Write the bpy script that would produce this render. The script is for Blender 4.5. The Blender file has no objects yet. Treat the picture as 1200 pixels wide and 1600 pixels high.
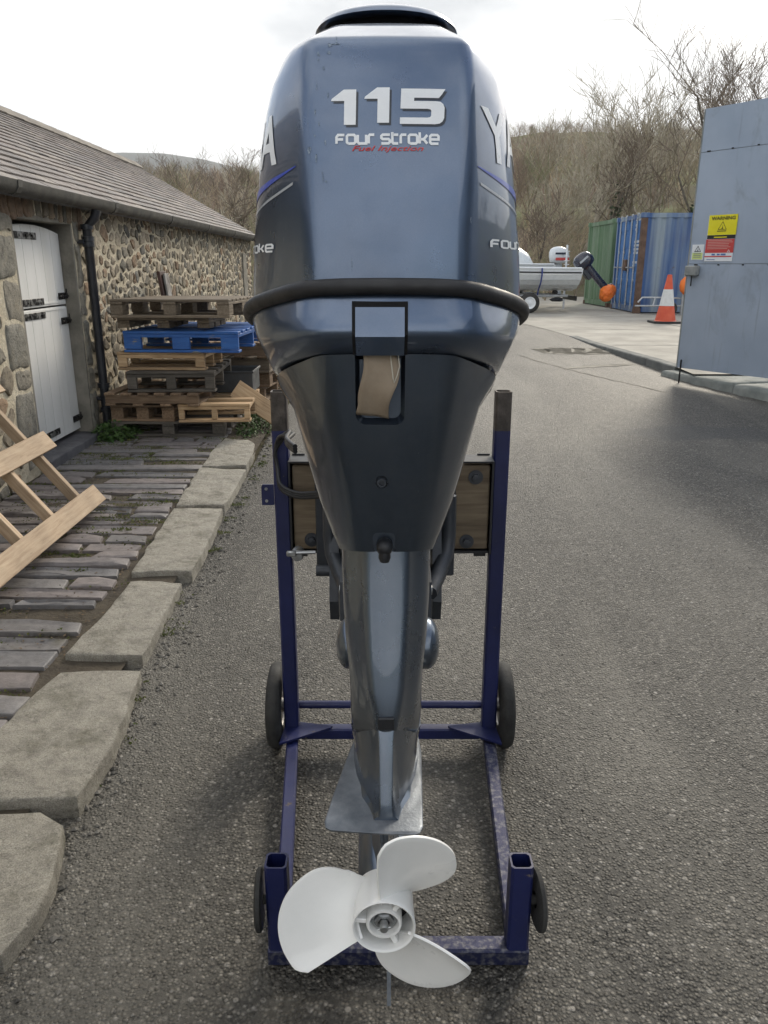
import bpy, bmesh, math, random
from mathutils import Vector, Matrix, Euler
from mathutils.bvhtree import BVHTree
import numpy as np

random.seed(7)
SC = bpy.context.scene
COL = SC.collection
R = math.radians

# ------------------------------------------------------------------ camera
CAM_H = 1.5
cam_d = bpy.data.cameras.new('camera')
cam = bpy.data.objects.new('camera', cam_d); COL.objects.link(cam)
cam.location = (0, 0, CAM_H)
cam.rotation_euler = (R(90) - math.atan(385 / 1220.0), 0, 0)
cam_d.sensor_fit = 'VERTICAL'; cam_d.sensor_height = 24.0
cam_d.lens = 24.0 * 1220.0 / 1600.0
cam_d.clip_start = 0.05; cam_d.clip_end = 6000
SC.camera = cam

# ------------------------------------------------------------------ sky
SUN_AZ, SUN_EL = R(27), R(31)          # azimuth clockwise from +Y (to the right)
world = bpy.data.worlds.new('World'); SC.world = world; world.use_nodes = True
wn = world.node_tree; wn.nodes.clear()
def wnode(t, **k):
    n = wn.nodes.new(t)
    for a, b in k.items(): setattr(n, a, b)
    return n
wout = wnode('ShaderNodeOutputWorld'); wbg = wnode('ShaderNodeBackground')
sky = wnode('ShaderNodeTexSky'); sky.sky_type = 'NISHITA'; sky.sun_disc = False
sky.sun_elevation = SUN_EL; sky.sun_rotation = SUN_AZ; sky.air_density = 1.0; sky.dust_density = 1.5
wtc = wnode('ShaderNodeTexCoord')
wmap = wnode('ShaderNodeMapping'); wmap.inputs['Scale'].default_value = (1.0, 1.0, 2.4); wmap.inputs['Location'].default_value = (3.3, 1.7, 0.4)
n1 = wnode('ShaderNodeTexNoise'); n1.inputs['Scale'].default_value = 1.7; n1.inputs['Detail'].default_value = 7; n1.inputs['Roughness'].default_value = .55
n2 = wnode('ShaderNodeTexNoise'); n2.inputs['Scale'].default_value = 1.1; n2.inputs['Detail'].default_value = 5
r1 = wnode('ShaderNodeValToRGB')       # grey bellies and white tops of the cloud sheet
r1.color_ramp.elements[0].position = .36; r1.color_ramp.elements[0].color = (4.7, 4.82, 4.95, 1)
r1.color_ramp.elements[1].position = .52; r1.color_ramp.elements[1].color = (8.2, 8.15, 8.05, 1)
r2 = wnode('ShaderNodeValToRGB')       # where the sheet is torn
r2.color_ramp.elements[0].position = .40; r2.color_ramp.elements[0].color = (.25, .25, .25, 1)
r2.color_ramp.elements[1].position = .52; r2.color_ramp.elements[1].color = (1, 1, 1, 1)
wmix = wnode('ShaderNodeMixRGB')
wn.links.new(wtc.outputs['Generated'], wmap.inputs['Vector'])
wn.links.new(wmap.outputs['Vector'], n1.inputs['Vector']); wn.links.new(wmap.outputs['Vector'], n2.inputs['Vector'])
wn.links.new(n1.outputs['Fac'], r1.inputs['Fac']); wn.links.new(n2.outputs['Fac'], r2.inputs['Fac'])
wn.links.new(r2.outputs['Color'], wmix.inputs['Fac']); wn.links.new(sky.outputs['Color'], wmix.inputs['Color1']); wn.links.new(r1.outputs['Color'], wmix.inputs['Color2'])
wn.links.new(wmix.outputs['Color'], wbg.inputs['Color']); wn.links.new(wbg.outputs['Background'], wout.inputs['Surface'])
wbg.inputs['Strength'].default_value = 0.1

# ------------------------------------------------------------------ sun
sl = bpy.data.lights.new('sun', 'SUN'); sl.energy = 1.5; sl.angle = R(16); sl.color = (1.0, .90, .74)
sun = bpy.data.objects.new('sun', sl); COL.objects.link(sun)
sdir = Vector((math.sin(SUN_AZ) * math.cos(SUN_EL), math.cos(SUN_AZ) * math.cos(SUN_EL), math.sin(SUN_EL)))
sun.rotation_euler = sdir.to_track_quat('Z', 'Y').to_euler(); sun.location = (0, 0, 30)

SC.view_settings.view_transform = 'Standard'; SC.view_settings.look = 'None'
SC.view_settings.exposure = 1.0; SC.view_settings.gamma = 1.0
SC.view_settings.use_curve_mapping = False
SC.render.engine = 'CYCLES'
SC.cycles.max_bounces = 5; SC.cycles.diffuse_bounces = 3; SC.cycles.glossy_bounces = 3; SC.cycles.use_denoising = True

# ------------------------------------------------------------------ helpers
class MB:
    """collects geometry; build() links it as one mesh object"""
    def __init__(s): s.v = []; s.f = []; s.c = None
    def add(s, vs, fs, col=None):
        o = len(s.v); s.v += [tuple(p) for p in vs]; s.f += [tuple(i + o for i in f) for f in fs]
        if col is not None:
            if s.c is None: s.c = []
            s.c += [col] * len(fs)
        return s
    def box(s, c, d, rot=None, bev=0.0, col=None):
        vs, fs = box_geo(d, bev)
        M = Matrix.Translation(c) @ (rot.to_4x4() if rot is not None else Matrix())
        return s.add([M @ Vector(p) for p in vs], fs, col)
    def tube(s, pts, r, n=8, cap=True, col=None):
        pts = [Vector(p) for p in pts]; k = len(pts)
        rs = r if isinstance(r, (list, tuple)) else [r] * k
        up = None; vs = []; fs = []
        for i, p in enumerate(pts):
            t = (pts[min(i + 1, k - 1)] - pts[max(i - 1, 0)])
            t = t.normalized() if t.length > 1e-9 else Vector((0, 0, 1))
            if up is None: up = t.orthogonal().normalized()
            up = (up - t * up.dot(t)); up = up.normalized() if up.length > 1e-6 else t.orthogonal().normalized()
            b = t.cross(up)
            for j in range(n):
                a = 2 * math.pi * j / n
                vs.append(p + (up * math.cos(a) + b * math.sin(a)) * rs[i])
        for i in range(k - 1):
            for j in range(n):
                fs.append((i * n + j, i * n + (j + 1) % n, (i + 1) * n + (j + 1) % n, (i + 1) * n + j))
        if cap:
            fs.append(tuple(range(n - 1, -1, -1))); fs.append(tuple((k - 1) * n + j for j in range(n)))
        return s.add(vs, fs, col)
    def loft(s, loops, cap0=True, cap1=True, col=None):
        n = len(loops[0]); vs = [p for L in loops for p in L]; fs = []
        for i in range(len(loops) - 1):
            for j in range(n):
                fs.append((i * n + j, i * n + (j + 1) % n, (i + 1) * n + (j + 1) % n, (i + 1) * n + j))
        if cap0: fs.append(tuple(range(n - 1, -1, -1)))
        if cap1: fs.append(tuple((len(loops) - 1) * n + j for j in range(n)))
        return s.add(vs, fs, col)
    def lathe(s, prof, n=24, M=None, col=None, capped=False):
        """prof: list of (r, h); axis local Z, transformed by M"""
        M = M or Matrix(); vs = []; fs = []
        for r, h in prof:
            for j in range(n):
                a = 2 * math.pi * j / n; vs.append(M @ Vector((r * math.cos(a), r * math.sin(a), h)))
        for i in range(len(prof) - 1):
            for j in range(n):
                fs.append((i * n + j, i * n + (j + 1) % n, (i + 1) * n + (j + 1) % n, (i + 1) * n + j))
        if capped:
            fs.append(tuple(range(n - 1, -1, -1))); fs.append(tuple((len(prof) - 1) * n + j for j in range(n)))
        return s.add(vs, fs, col)
    def prism(s, poly, t, M=None, col=None):
        """poly: 2D outline in local XY, extruded from 0 to t along local Z"""
        M = M or Matrix(); n = len(poly)
        vs = [M @ Vector((x, y, 0)) for x, y in poly] + [M @ Vector((x, y, t)) for x, y in poly]
        fs = [tuple(range(n - 1, -1, -1)), tuple(range(n, 2 * n))] + [(j, (j + 1) % n, n + (j + 1) % n, n + j) for j in range(n)]
        return s.add(vs, fs, col)
    def mesh(s, name, m=None, smooth=None, fixn=True):
        me = bpy.data.meshes.new(name); me.from_pydata(s.v, [], s.f)
        if s.c is not None:
            at = me.color_attributes.new('Col', 'FLOAT_COLOR', 'CORNER')
            data = []
            for f, c in zip(s.f, s.c): data += [c[0], c[1], c[2], 1.0] * len(f)
            at.data.foreach_set('color', data)
        if fixn:
            bm = bmesh.new(); bm.from_mesh(me); bmesh.ops.recalc_face_normals(bm, faces=bm.faces); bm.to_mesh(me); bm.free()
        if m is not None: me.materials.append(m)
        if smooth is not None:
            me.polygons.foreach_set('use_smooth', [True] * len(me.polygons))
            if smooth < 180: me.set_sharp_from_angle(angle=R(smooth))
        me.update()
        return me
    def build(s, name, m, parent=None, smooth=None, fixn=True, **k):
        return put(name, s.mesh(name, m, smooth, fixn), parent, **k)

_bx = {}
def box_geo(d, bev=0.0):
    key = (round(d[0], 4), round(d[1], 4), round(d[2], 4), round(bev, 4))
    if key not in _bx:
        x, y, z = d[0] / 2, d[1] / 2, d[2] / 2
        bm = bmesh.new()
        bmesh.ops.create_cube(bm, size=1.0)
        for v in bm.verts: v.co = Vector((v.co.x * d[0], v.co.y * d[1], v.co.z * d[2]))
        if bev > 0:
            bmesh.ops.bevel(bm, geom=list(bm.edges), offset=bev, segments=1, affect='EDGES', profile=.5)
        bm.verts.index_update()
        _bx[key] = ([tuple(v.co) for v in bm.verts], [tuple(v.index for v in f.verts) for f in bm.faces]); bm.free()
    return _bx[key]

def put(name, me, parent=None, loc=None, rot=None, world_built=True):
    """world_built: mesh coordinates are world coordinates (parent roots are only translated)"""
    o = bpy.data.objects.new(name, me); COL.objects.link(o)
    if parent is not None:
        o.parent = parent
        if world_built and loc is None:
            p = parent
            off = Vector((0, 0, 0))
            if p.parent is None: off = Vector(p.location)
            o.matrix_parent_inverse = Matrix.Translation(-off)
    if loc is not None: o.location = loc
    if rot is not None: o.rotation_euler = rot
    return o

def tag(o, label=None, cat=None, group=None, kind=None):
    if label: o['label'] = label
    if cat: o['category'] = cat
    if group: o['group'] = group
    if kind: o['kind'] = kind
    return o

def thing(name, label, cat, loc=(0, 0, 0), rot=(0, 0, 0), group=None):
    o = bpy.data.objects.new(name, None); COL.objects.link(o)
    o.empty_display_size = .1
    o.location = loc; o.rotation_euler = rot
    return tag(o, label, cat, group)

def copy_tree(o, parent=None):
    c = o.copy(); COL.objects.link(c); c.parent = parent
    if parent is not None: c.matrix_parent_inverse = o.matrix_parent_inverse.copy()
    for ch in list(o.children): copy_tree(ch, c)
    return c

def lerp(a, b, t): return a + (b - a) * t
def sstep(a, b, x):
    t = min(1, max(0, (x - a) / ((b - a) or 1e-9))); return t * t * (3 - 2 * t)
GP = [(-500, 0), (2.6, 0), (9.5, .2), (14.5, .3), (22, .33), (34, .36), (900, .36)]
def gz(y):
    for (a, b), (c, d) in zip(GP, GP[1:]):
        if y <= c: return b + (d - b) * (y - a) / (c - a)
    return .36

# ------------------------------------------------------------------ materials
def nodes(name):
    m = bpy.data.materials.new(name); m.use_nodes = True
    nt = m.node_tree; b = nt.nodes['Principled BSDF']
    return m, nt, b
def N(nt, t, **k):
    n = nt.nodes.new(t)
    for a, b in k.items():
        if a in n.inputs.keys() if hasattr(n.inputs, 'keys') else False: n.inputs[a].default_value = b
        else: setattr(n, a, b)
    return n
def ramp(nt, src, stops):
    r = nt.nodes.new('ShaderNodeValToRGB'); e = r.color_ramp.elements
    while len(e) < len(stops): e.new(.5)
    for el, (p, c) in zip(e, stops):
        el.position = p; el.color = (c[0], c[1], c[2], 1) if not isinstance(c, (int, float)) else (c, c, c, 1)
    nt.links.new(src, r.inputs['Fac']); return r.outputs['Color']
def coords(nt, scale=(1, 1, 1), rnd=True):
    tc = nt.nodes.new('ShaderNodeTexCoord'); mp = nt.nodes.new('ShaderNodeMapping'); mp.inputs['Scale'].default_value = scale
    nt.links.new(tc.outputs['Object'], mp.inputs['Vector'])
    if rnd:
        oi = nt.nodes.new('ShaderNodeObjectInfo'); mu = nt.nodes.new('ShaderNodeMath'); mu.operation = 'MULTIPLY'; mu.inputs[1].default_value = 37.0
        nt.links.new(oi.outputs['Random'], mu.inputs[0]); nt.links.new(mu.outputs[0], mp.inputs['Location'])
    return mp.outputs['Vector']
def noise(nt, vec, scale, detail=5, rough=.55, dist=0.0):
    n = nt.nodes.new('ShaderNodeTexNoise'); n.inputs['Scale'].default_value = scale; n.inputs['Detail'].default_value = detail
    n.inputs['Roughness'].default_value = rough; n.inputs['Distortion'].default_value = dist
    nt.links.new(vec, n.inputs['Vector']); return n.outputs['Fac']
def voro(nt, vec, scale, feature='F1', out='Distance', rnd=1.0):
    n = nt.nodes.new('ShaderNodeTexVoronoi'); n.feature = feature; n.inputs['Scale'].default_value = scale; n.inputs['Randomness'].default_value = rnd
    nt.links.new(vec, n.inputs['Vector']); return n.outputs[out]
def mixc(nt, fac, a, b, mode='MIX'):
    m = nt.nodes.new('ShaderNodeMixRGB'); m.blend_type = mode
    for s, v in ((m.inputs['Fac'], fac), (m.inputs['Color1'], a), (m.inputs['Color2'], b)):
        if hasattr(v, 'is_linked') or hasattr(v, 'links'): nt.links.new(v, s)
        elif isinstance(v, (int, float)): s.default_value = v if s.type == 'VALUE' else (v, v, v, 1)
        else: s.default_value = (v[0], v[1], v[2], 1)
    return m.outputs['Color']
def bump(nt, b, h, strength=.3, dist=.01, prev=None):
    n = nt.nodes.new('ShaderNodeBump'); n.inputs['Strength'].default_value = strength; n.inputs['Distance'].default_value = dist
    nt.links.new(h, n.inputs['Height'])
    if prev is not None: nt.links.new(prev, n.inputs['Normal'])
    nt.links.new(n.outputs['Normal'], b.inputs['Normal']); return n.outputs['Normal']
def P(b, **k):
    for a, v in k.items():
        s = b.inputs[a.replace('_', ' ')]
        s.default_value = (v[0], v[1], v[2], 1) if isinstance(v, tuple) and s.type == 'RGBA' else v

def pm(name, c1, c2=None, scale=6, rough=.6, metal=0.0, bmp=.15, bscale=None, coat=0.0, coatr=.05, stretch=(1, 1, 1), lo=.35, hi=.65, bdist=.006, rvar=.1, spec=.5):
    """two-tone noisy procedural material"""
    m, nt, b = nodes(name)
    v = coords(nt, stretch); n = noise(nt, v, scale, 6, .6)
    nt.links.new(ramp(nt, n, [(lo, c1), (hi, c2 or c1)]), b.inputs['Base Color'])
    rr = ramp(nt, noise(nt, v, scale * 1.7, 4), [(.3, max(0, rough - rvar)), (.7, min(1, rough + rvar))]); nt.links.new(rr, b.inputs['Roughness'])
    P(b, Metallic=metal); b.inputs['Coat Weight'].default_value = coat; b.inputs['Coat Roughness'].default_value = coatr
    b.inputs['Specular IOR Level'].default_value = spec
    if bmp > 0: bump(nt, b, noise(nt, v, bscale or scale * 8, 6, .65), bmp, bdist)
    return m

def wood(name, c1, c2, c3, rough=.75, grain=1.0):
    m, nt, b = nodes(name)
    v = coords(nt, (1.2, 14, 14)); g = noise(nt, v, 4.5 * grain, 6, .6, .6)
    base = ramp(nt, g, [(.3, c1), (.5, c2), (.72, c3)])
    v2 = coords(nt, (1, 1, 1)); st = ramp(nt, noise(nt, v2, 3.5, 4), [(.35, .62), (.6, 1.0)])
    kn = ramp(nt, voro(nt, coords(nt, (2.2, 9, 9)), 1.6), [(.03, .45), (.09, 1.0)])
    col = mixc(nt, .6, base, st, 'MULTIPLY'); col = mixc(nt, .7, col, kn, 'MULTIPLY')
    # every board a tone of its own
    oi = nt.nodes.new('ShaderNodeObjectInfo')
    tone = ramp(nt, oi.outputs['Random'], [(0, .72), (1, 1.18)]); col = mixc(nt, 1.0, col, tone, 'MULTIPLY')
    nt.links.new(col, b.inputs['Base Color']); P(b, Roughness=rough)
    bump(nt, b, g, .25, .004)
    return m

def attr_mat(name, rough=.8, sc=18, amt=.45, bmp=.4, bdist=.006, tint=None):
    """colour from the piece's own colour attribute plus noise"""
    m, nt, b = nodes(name)
    a = nt.nodes.new('ShaderNodeVertexColor'); a.layer_name = 'Col'
    v = coords(nt, rnd=False); n = noise(nt, v, sc, 7, .65)
    col = mixc(nt, amt, a.outputs['Color'], ramp(nt, n, [(.3, .45), (.5, 1.0), (.75, 1.5)]), 'MULTIPLY')
    if tint:
        t = ramp(nt, noise(nt, v, tint[1], 5), [(tint[2], 0), (tint[3], 1)]); col = mixc(nt, t, col, tint[0])
    nt.links.new(col, b.inputs['Base Color']); P(b, Roughness=rough)
    bump(nt, b, noise(nt, v, sc * 3, 8, .7), bmp, bdist)
    return m

M = {}
# motor paint: dark blue-grey metallic under clear coat, scuffed here and there
def paint(name, base, flake, rough, scuff, metal=.85):
    m, nt, b = nodes(name)
    v = coords(nt, rnd=False)
    fl = ramp(nt, noise(nt, v, 1500, 2), [(.2, base), (.8, flake)])
    dust = ramp(nt, noise(nt, v, 7, 8, .7), [(.45, 0), (.8, .10)])
    col = mixc(nt, dust, fl, (.35, .36, .36))
    sc_ = ramp(nt, noise(nt, coords(nt, (26, 26, 5), False), 1.6, 9, .72, 1.2), [(.675, 0), (.70, scuff)])
    col = mixc(nt, sc_, col, (.42, .47, .53)); nt.links.new(col, b.inputs['Base Color'])
    P(b, Metallic=metal)
    nt.links.new(ramp(nt, noise(nt, v, 11, 7, .6), [(.35, rough - .06), (.7, rough + .08)]), b.inputs['Roughness'])
    b.inputs['Coat Weight'].default_value = .9; b.inputs['Coat IOR'].default_value = 1.5
    nt.links.new(ramp(nt, noise(nt, v, 16, 7, .65), [(.4, .015), (.8, .07)]), b.inputs['Coat Roughness'])
    bump(nt, b, noise(nt, v, 5, 2), .02, .01)
    return m
M['paint'] = paint('blue grey metallic paint', (.074, .110, .178), (.118, .160, .238), .32, .6)
M['paint_leg'] = paint('leg paint', (.078, .104, .145), (.125, .155, .20), .30, .4, .85)
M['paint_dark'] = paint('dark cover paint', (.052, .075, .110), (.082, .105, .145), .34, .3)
M['rubber'] = pm('black rubber', (.012, .012, .014), (.022, .022, .024), 20, .55, bmp=.1)
M['plastic_black'] = pm('black plastic', (.01, .011, .014), (.018, .019, .022), 14, .45, bmp=.08)
M['void'] = pm('dark inside', (.006, .006, .007), None, 4, .9, bmp=0)  # near-black colour, stands for the shade in gaps and openings
M['bracket'] = pm('bracket paint', (.03, .036, .046), (.055, .06, .07), 12, .45, metal=.3, bmp=.1)
M['white_decal'] = pm('white decal', (.82, .85, .88), (.88, .90, .92), 30, .35, bmp=0, coat=.3)
M['shadow_decal'] = pm('dark decal', (.012, .02, .035), None, 30, .35, bmp=0, coat=.4)
M['red_decal'] = pm('red decal', (.55, .03, .03), (.62, .05, .05), 30, .4, bmp=0)
M['blue_decal'] = pm('blue decal', (.03, .07, .45), None, 30, .4, bmp=0, coat=.5)
M['silver_decal'] = pm('silver decal', (.42, .45, .48), None, 30, .3, bmp=0, coat=.5)
M['prop_white'] = pm('white propeller paint', (.80, .805, .785), (.86, .86, .84), 9, .33, bmp=.03, coat=.25, coatr=.15, rvar=.08)
M['alloy'] = pm('bare alloy', (.30, .31, .32), (.46, .47, .47), 25, .38, metal=.9, bmp=.12)
M['plate'] = pm('worn plate', (.11, .125, .145), (.20, .215, .235), 22, .42, metal=.75, bmp=.15, lo=.3, hi=.7)
M['steel'] = pm('dull steel', (.22, .21, .2), (.36, .35, .33), 30, .4, metal=.9, bmp=.15)
M['card'] = pm('tag card', (.25, .195, .14), (.34, .275, .205), 14, .85, bmp=.2, bscale=90)
M['string'] = pm('string', (.55, .52, .44), None, 50, .9, bmp=0)
def stand_paint():
    m, nt, b = nodes('navy stand paint')
    v = coords(nt, rnd=False)
    col = ramp(nt, noise(nt, v, 8, 6), [(.3, (.006, .010, .055)), (.7, (.011, .017, .09))])
    w = ramp(nt, noise(nt, v, 17, 9, .72), [(.63, 0), (.67, 1)])
    rust = ramp(nt, noise(nt, v, 40, 5), [(.4, (.075, .05, .035)), (.6, (.16, .15, .145))])
    nt.links.new(mixc(nt, w, col, rust), b.inputs['Base Color'])
    nt.links.new(ramp(nt, noise(nt, v, 30, 5), [(.3, .32), (.7, .55)]), b.inputs['Roughness'])
    bump(nt, b, noise(nt, v, 70, 6), .12, .003); return m
M['stand'] = stand_paint()
M['stand_bare'] = pm('bare tube steel', (.05, .043, .038), (.14, .122, .108), 22, .6, metal=.5, bmp=.25)
M['stand_worn'] = pm('worn rail', (.014, .018, .06), (.13, .13, .145), 70, .5, metal=.4, bmp=.2, lo=.46, hi=.68)
M['tyre'] = pm('tyre rubber', (.016, .016, .016), (.04, .04, .038), 15, .8, bmp=.3)
# ================================================================== THE SETTING
# ---- ground beyond everything
def sheet(name, xs, ys, zf, m, kind='structure', col=None):
    mb = MB(); nx = len(xs)
    vs = [(x, y, zf(x, y)) for y in ys for x in xs]
    fs = [(j * nx + i, j * nx + i + 1, (j + 1) * nx + i + 1, (j + 1) * nx + i) for j in range(len(ys) - 1) for i in range(nx - 1)]
    mb.add(vs, fs); o = mb.build(name, m, smooth=180, fixn=False); return tag(o, kind=kind)
def frange(a, b, n): return [a + (b - a) * i / (n - 1) for i in range(n)]

def mat_asphalt():
    m, nt, b = nodes('asphalt'); v = coords(nt, rnd=False)
    cell = voro(nt, v, 105, 'F1', 'Color'); d1 = voro(nt, v, 105, 'F1', 'Distance')
    sep = nt.nodes.new('ShaderNodeSeparateColor'); nt.links.new(cell, sep.inputs['Color'])
    stone = ramp(nt, sep.outputs['Red'], [(0, (.040, .037, .031)), (.45, (.092, .086, .074)), (.8, (.160, .150, .129)), (.97, (.27, .253, .22)), (1, (.38, .36, .33))])
    pit = ramp(nt, d1, [(.22, 1.05), (.6, .36)])
    col = mixc(nt, 1.0, stone, pit, 'MULTIPLY')
    big = voro(nt, v, 46, 'F1', 'Color'); dbig = voro(nt, v, 46, 'F1', 'Distance')
    s2 = nt.nodes.new('ShaderNodeSeparateColor'); nt.links.new(big, s2.inputs['Color'])
    pick = ramp(nt, s2.outputs['Green'], [(.84, 0), (.86, 1)]); near = ramp(nt, dbig, [(.26, 1), (.36, 0)])
    pk = mixc(nt, 1.0, pick, near, 'MULTIPLY')
    bigc = ramp(nt, s2.outputs['Blue'], [(0, (.09, .084, .074)), (.6, (.19, .178, .157)), (1, (.28, .265, .24))])
    col = mixc(nt, pk, col, bigc)
    # far broader tone: dusty worn tracks and darker patches
    dust = ramp(nt, noise(nt, coords(nt, (.9, .22, 1), False), 1.5, 8, .6, .4), [(.42, 0), (.68, .75)])
    col = mixc(nt, dust, col, mixc(nt, .6, col, (.235, .22, .187)))
    tone = ramp(nt, noise(nt, v, .8, 7, .6), [(.3, .78), (.5, 1.0), (.7, 1.12)]); col = mixc(nt, 1.0, col, tone, 'MULTIPLY')
    fine = ramp(nt, noise(nt, v, 420, 3, .7), [(.3, .7), (.7, 1.25)]); col = mixc(nt, .8, col, fine, 'MULTIPLY')
    # damp stain by the gateway
    tc = nt.nodes.new('ShaderNodeTexCoord'); mp = nt.nodes.new('ShaderNodeMapping'); mp.inputs['Location'].default_value = (-2.75, -6.65, 0); 
    nt.links.new(tc.outputs['Object'], mp.inputs['Vector'])
    mp2 = nt.nodes.new('ShaderNodeMapping'); mp2.inputs['Scale'].default_value = (.95, 2.3, 0); mp2.inputs['Rotation'].default_value = (0, 0, R(-14)); nt.links.new(mp.outputs['Vector'], mp2.inputs['Vector'])
    ln = nt.nodes.new('ShaderNodeVectorMath'); ln.operation = 'LENGTH'; nt.links.new(mp2.outputs['Vector'], ln.inputs[0])
    ad = nt.nodes.new('ShaderNodeMath'); ad.operation = 'MULTIPLY_ADD'; ad.inputs[1].default_value = 1.5; nt.links.new(noise(nt, v, 2.6, 7, .6), ad.inputs[0]); nt.links.new(ln.outputs['Value'], ad.inputs[2])
    damp = ramp(nt, ad.outputs[0], [(1.12, 1), (1.32, 0)]) if False else ramp(nt, ad.outputs[0], [(.0, 1), (1.0, 1)])
    mr = nt.nodes.new('ShaderNodeMapRange'); mr.inputs['From Min'].default_value = 1.25; mr.inputs['From Max'].default_value = 1.5; mr.inputs['To Min'].default_value = .55; mr.inputs['To Max'].default_value = 0
    nt.links.new(ad.outputs[0], mr.inputs['Value'])
    col = mixc(nt, mr.outputs['Result'], col, (.035, .037, .04))
    nt.links.new(col, b.inputs['Base Color'])
    nt.links.new(ramp(nt, noise(nt, v, 160, 4), [(.3, .40), (.7, .66)]), b.inputs['Roughness'])
    inv = ramp(nt, d1, [(.1, 1), (.6, 0)]); invb = mixc(nt, 1.0, pick, ramp(nt, dbig, [(.1, 1), (.4, 0)]), 'MULTIPLY')
    hh = mixc(nt, .55, inv, invb, 'ADD'); hh = mixc(nt, .35, hh, noise(nt, v, 300, 4, .7))
    nb = bump(nt, b, hh, 1.0, .010)
    bump(nt, b, noise(nt, v, 24, 5, .6), .35, .012, nb)
    return m
M['asphalt'] = mat_asphalt()
def mat_grass_ground():
    m, nt, b = nodes('rough grass ground'); v = coords(nt, rnd=False)
    c = ramp(nt, noise(nt, v, .09, 8, .65), [(.30, (.075, .060, .036)), (.45, (.10, .088, .045)), (.56, (.12, .135, .045)), (.75, (.16, .175, .05))])
    c = mixc(nt, .6, c, ramp(nt, noise(nt, v, 3, 7, .7), [(.3, .5), (.7, 1.35)]), 'MULTIPLY')
    nt.links.new(c, b.inputs['Base Color']); P(b, Roughness=.95); bump(nt, b, noise(nt, v, 5, 8, .7), .8, .1); return m
M['grass_ground'] = mat_grass_ground()
M['concrete'] = pm('yard concrete', (.24, .225, .195), (.38, .36, .315), 1.3, .85, bmp=.25, bscale=60, lo=.3, hi=.7)
M['concrete_dark'] = pm('dark concrete edge', (.10, .105, .10), (.17, .175, .165), 5, .85, bmp=.4, bscale=40)  # darker tone than the yard slab
M['concrete_green'] = pm('weathered concrete', (.15, .165, .155), (.27, .28, .26), 4, .85, bmp=.4, bscale=40)

ys_ = [-60, -20, -5, 0, 2.6, 4, 6, 8, 9.5, 12, 14.5, 18, 22, 28, 34, 60, 120, 300, 900]
tag(sheet('ground', [-900, -200, -60, -20, -8, 0, 8, 20, 60, 200, 900], ys_, lambda x, y: gz(y) - .03, M['grass_ground']))
sheet('road', frange(-.97, 3.62, 12), [-30, -10, -3, 0, 1, 2.6] + frange(3, 14.5, 24), lambda x, y: gz(y), M['asphalt'])
sheet('road', frange(-7.5, 3.62, 12), frange(14.5, 30, 16), lambda x, y: gz(y), M['asphalt'])
sheet('road', frange(3.62, 14, 8), [-30, -10, 0, 2.6, 4, 5, 6, 7, 8.0, 9.5], lambda x, y: gz(y), M['asphalt'])

# ---- raised concrete yard behind the gate, its edge a real step
def yard_z(y): return gz(y) + .006 + .1 * (1 - sstep(9.6, 14.4, y)) 
ye = [(3.60, 9.15), (3.60, 9.7), (3.53, 10.6), (3.45, 11.7), (3.38, 13), (3.32, 14.25), (3.2, 15.5), (3.0, 17), (2.6, 19), (2.2, 22), (2, 26), (1.8, 31)]
mb = MB()
top = [(x, y, yard_z(y)) for x, y in ye]; bot = [(x + .015, y, gz(y) - .05) for x, y in ye]
n_ = len(ye); cols_ = [0, 1, 2.2, 4, 7, 11, 16]
vs = []
for k in cols_:
    for (x, y) in ye: vs.append((x + k, y, yard_z(y)))
fs = [(k * n_ + i, (k + 1) * n_ + i, (k + 1) * n_ + i + 1, k * n_ + i + 1) for k in range(len(cols_) - 1) for i in range(n_ - 1)]
mb.add(vs, fs)
yard = tag(mb.build('yard', M['concrete'], smooth=180, fixn=False), kind='structure')
mb = MB()
for i in range(5):                                   # edging blocks of the yard slab, each one its own
    (x0, y0), (x1, y1) = ye[i + 1], ye[i + 2] if i + 2 < n_ else ye[i + 1]
    if i >= 4: break
    d = Vector((x1 - x0, y1 - y0, 0)); L = d.length; d.normalize(); nrm = Vector((-d.y, d.x, 0))
    a0 = Vector((x0, y0, 0)) + d * .006; a1 = Vector((x1, y1, 0)) - d * .006
    e = MB(); h0, h1 = yard_z(y0) + .004, yard_z(y1) + .004
    lo0, lo1 = gz(y0) - .06, gz(y1) - .06; w = .13
    P0 = a0 + nrm * .02; P1 = a1 + nrm * .02; Q0 = a0 - nrm * w; Q1 = a1 - nrm * w
    c = .012
    L0 = [(P0.x, P0.y, lo0), (P0.x, P0.y, h0 - c), (P0.x - nrm.x * c, P0.y - nrm.y * c, h0), (Q0.x, Q0.y, h0), (Q0.x, Q0.y, lo0)]
    L1 = [(P1.x, P1.y, lo1), (P1.x, P1.y, h1 - c), (P1.x - nrm.x * c, P1.y - nrm.y * c, h1), (Q1.x, Q1.y, h1), (Q1.x, Q1.y, lo1)]
    e.loft([L0, L1]); e.build('edging_block', M['concrete_dark'], yard)
# joints and cracks across the slab: thin dark strips of filler
for (a, b_) in (((3.6, 12.55), (9.5, 12.2)), ((3.5, 15.6), (10, 15.3)), ((6.2, 9.6), (6.0, 17.5))):
    e = MB(); A = Vector((*a, 0)); B = Vector((*b_, 0)); d = (B - A).normalized(); q = Vector((-d.y, d.x, 0)) * .014; k = 14
    pts = [A.lerp(B, t / k) + Vector((0, 0, 0)) for t in range(k + 1)]
    vs = []
    for p in pts:
        j = random.uniform(-.5, .5); z = yard_z(p.y) + .004
        vs += [(p.x + q.x * (1 + j), p.y + q.y * (1 + j), z), (p.x - q.x, p.y - q.y, z)]
    e.add(vs, [(2 * i, 2 * i + 1, 2 * i + 3, 2 * i + 2) for i in range(k)]); e.build('joint', M['concrete_dark'], yard, fixn=False)

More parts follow.
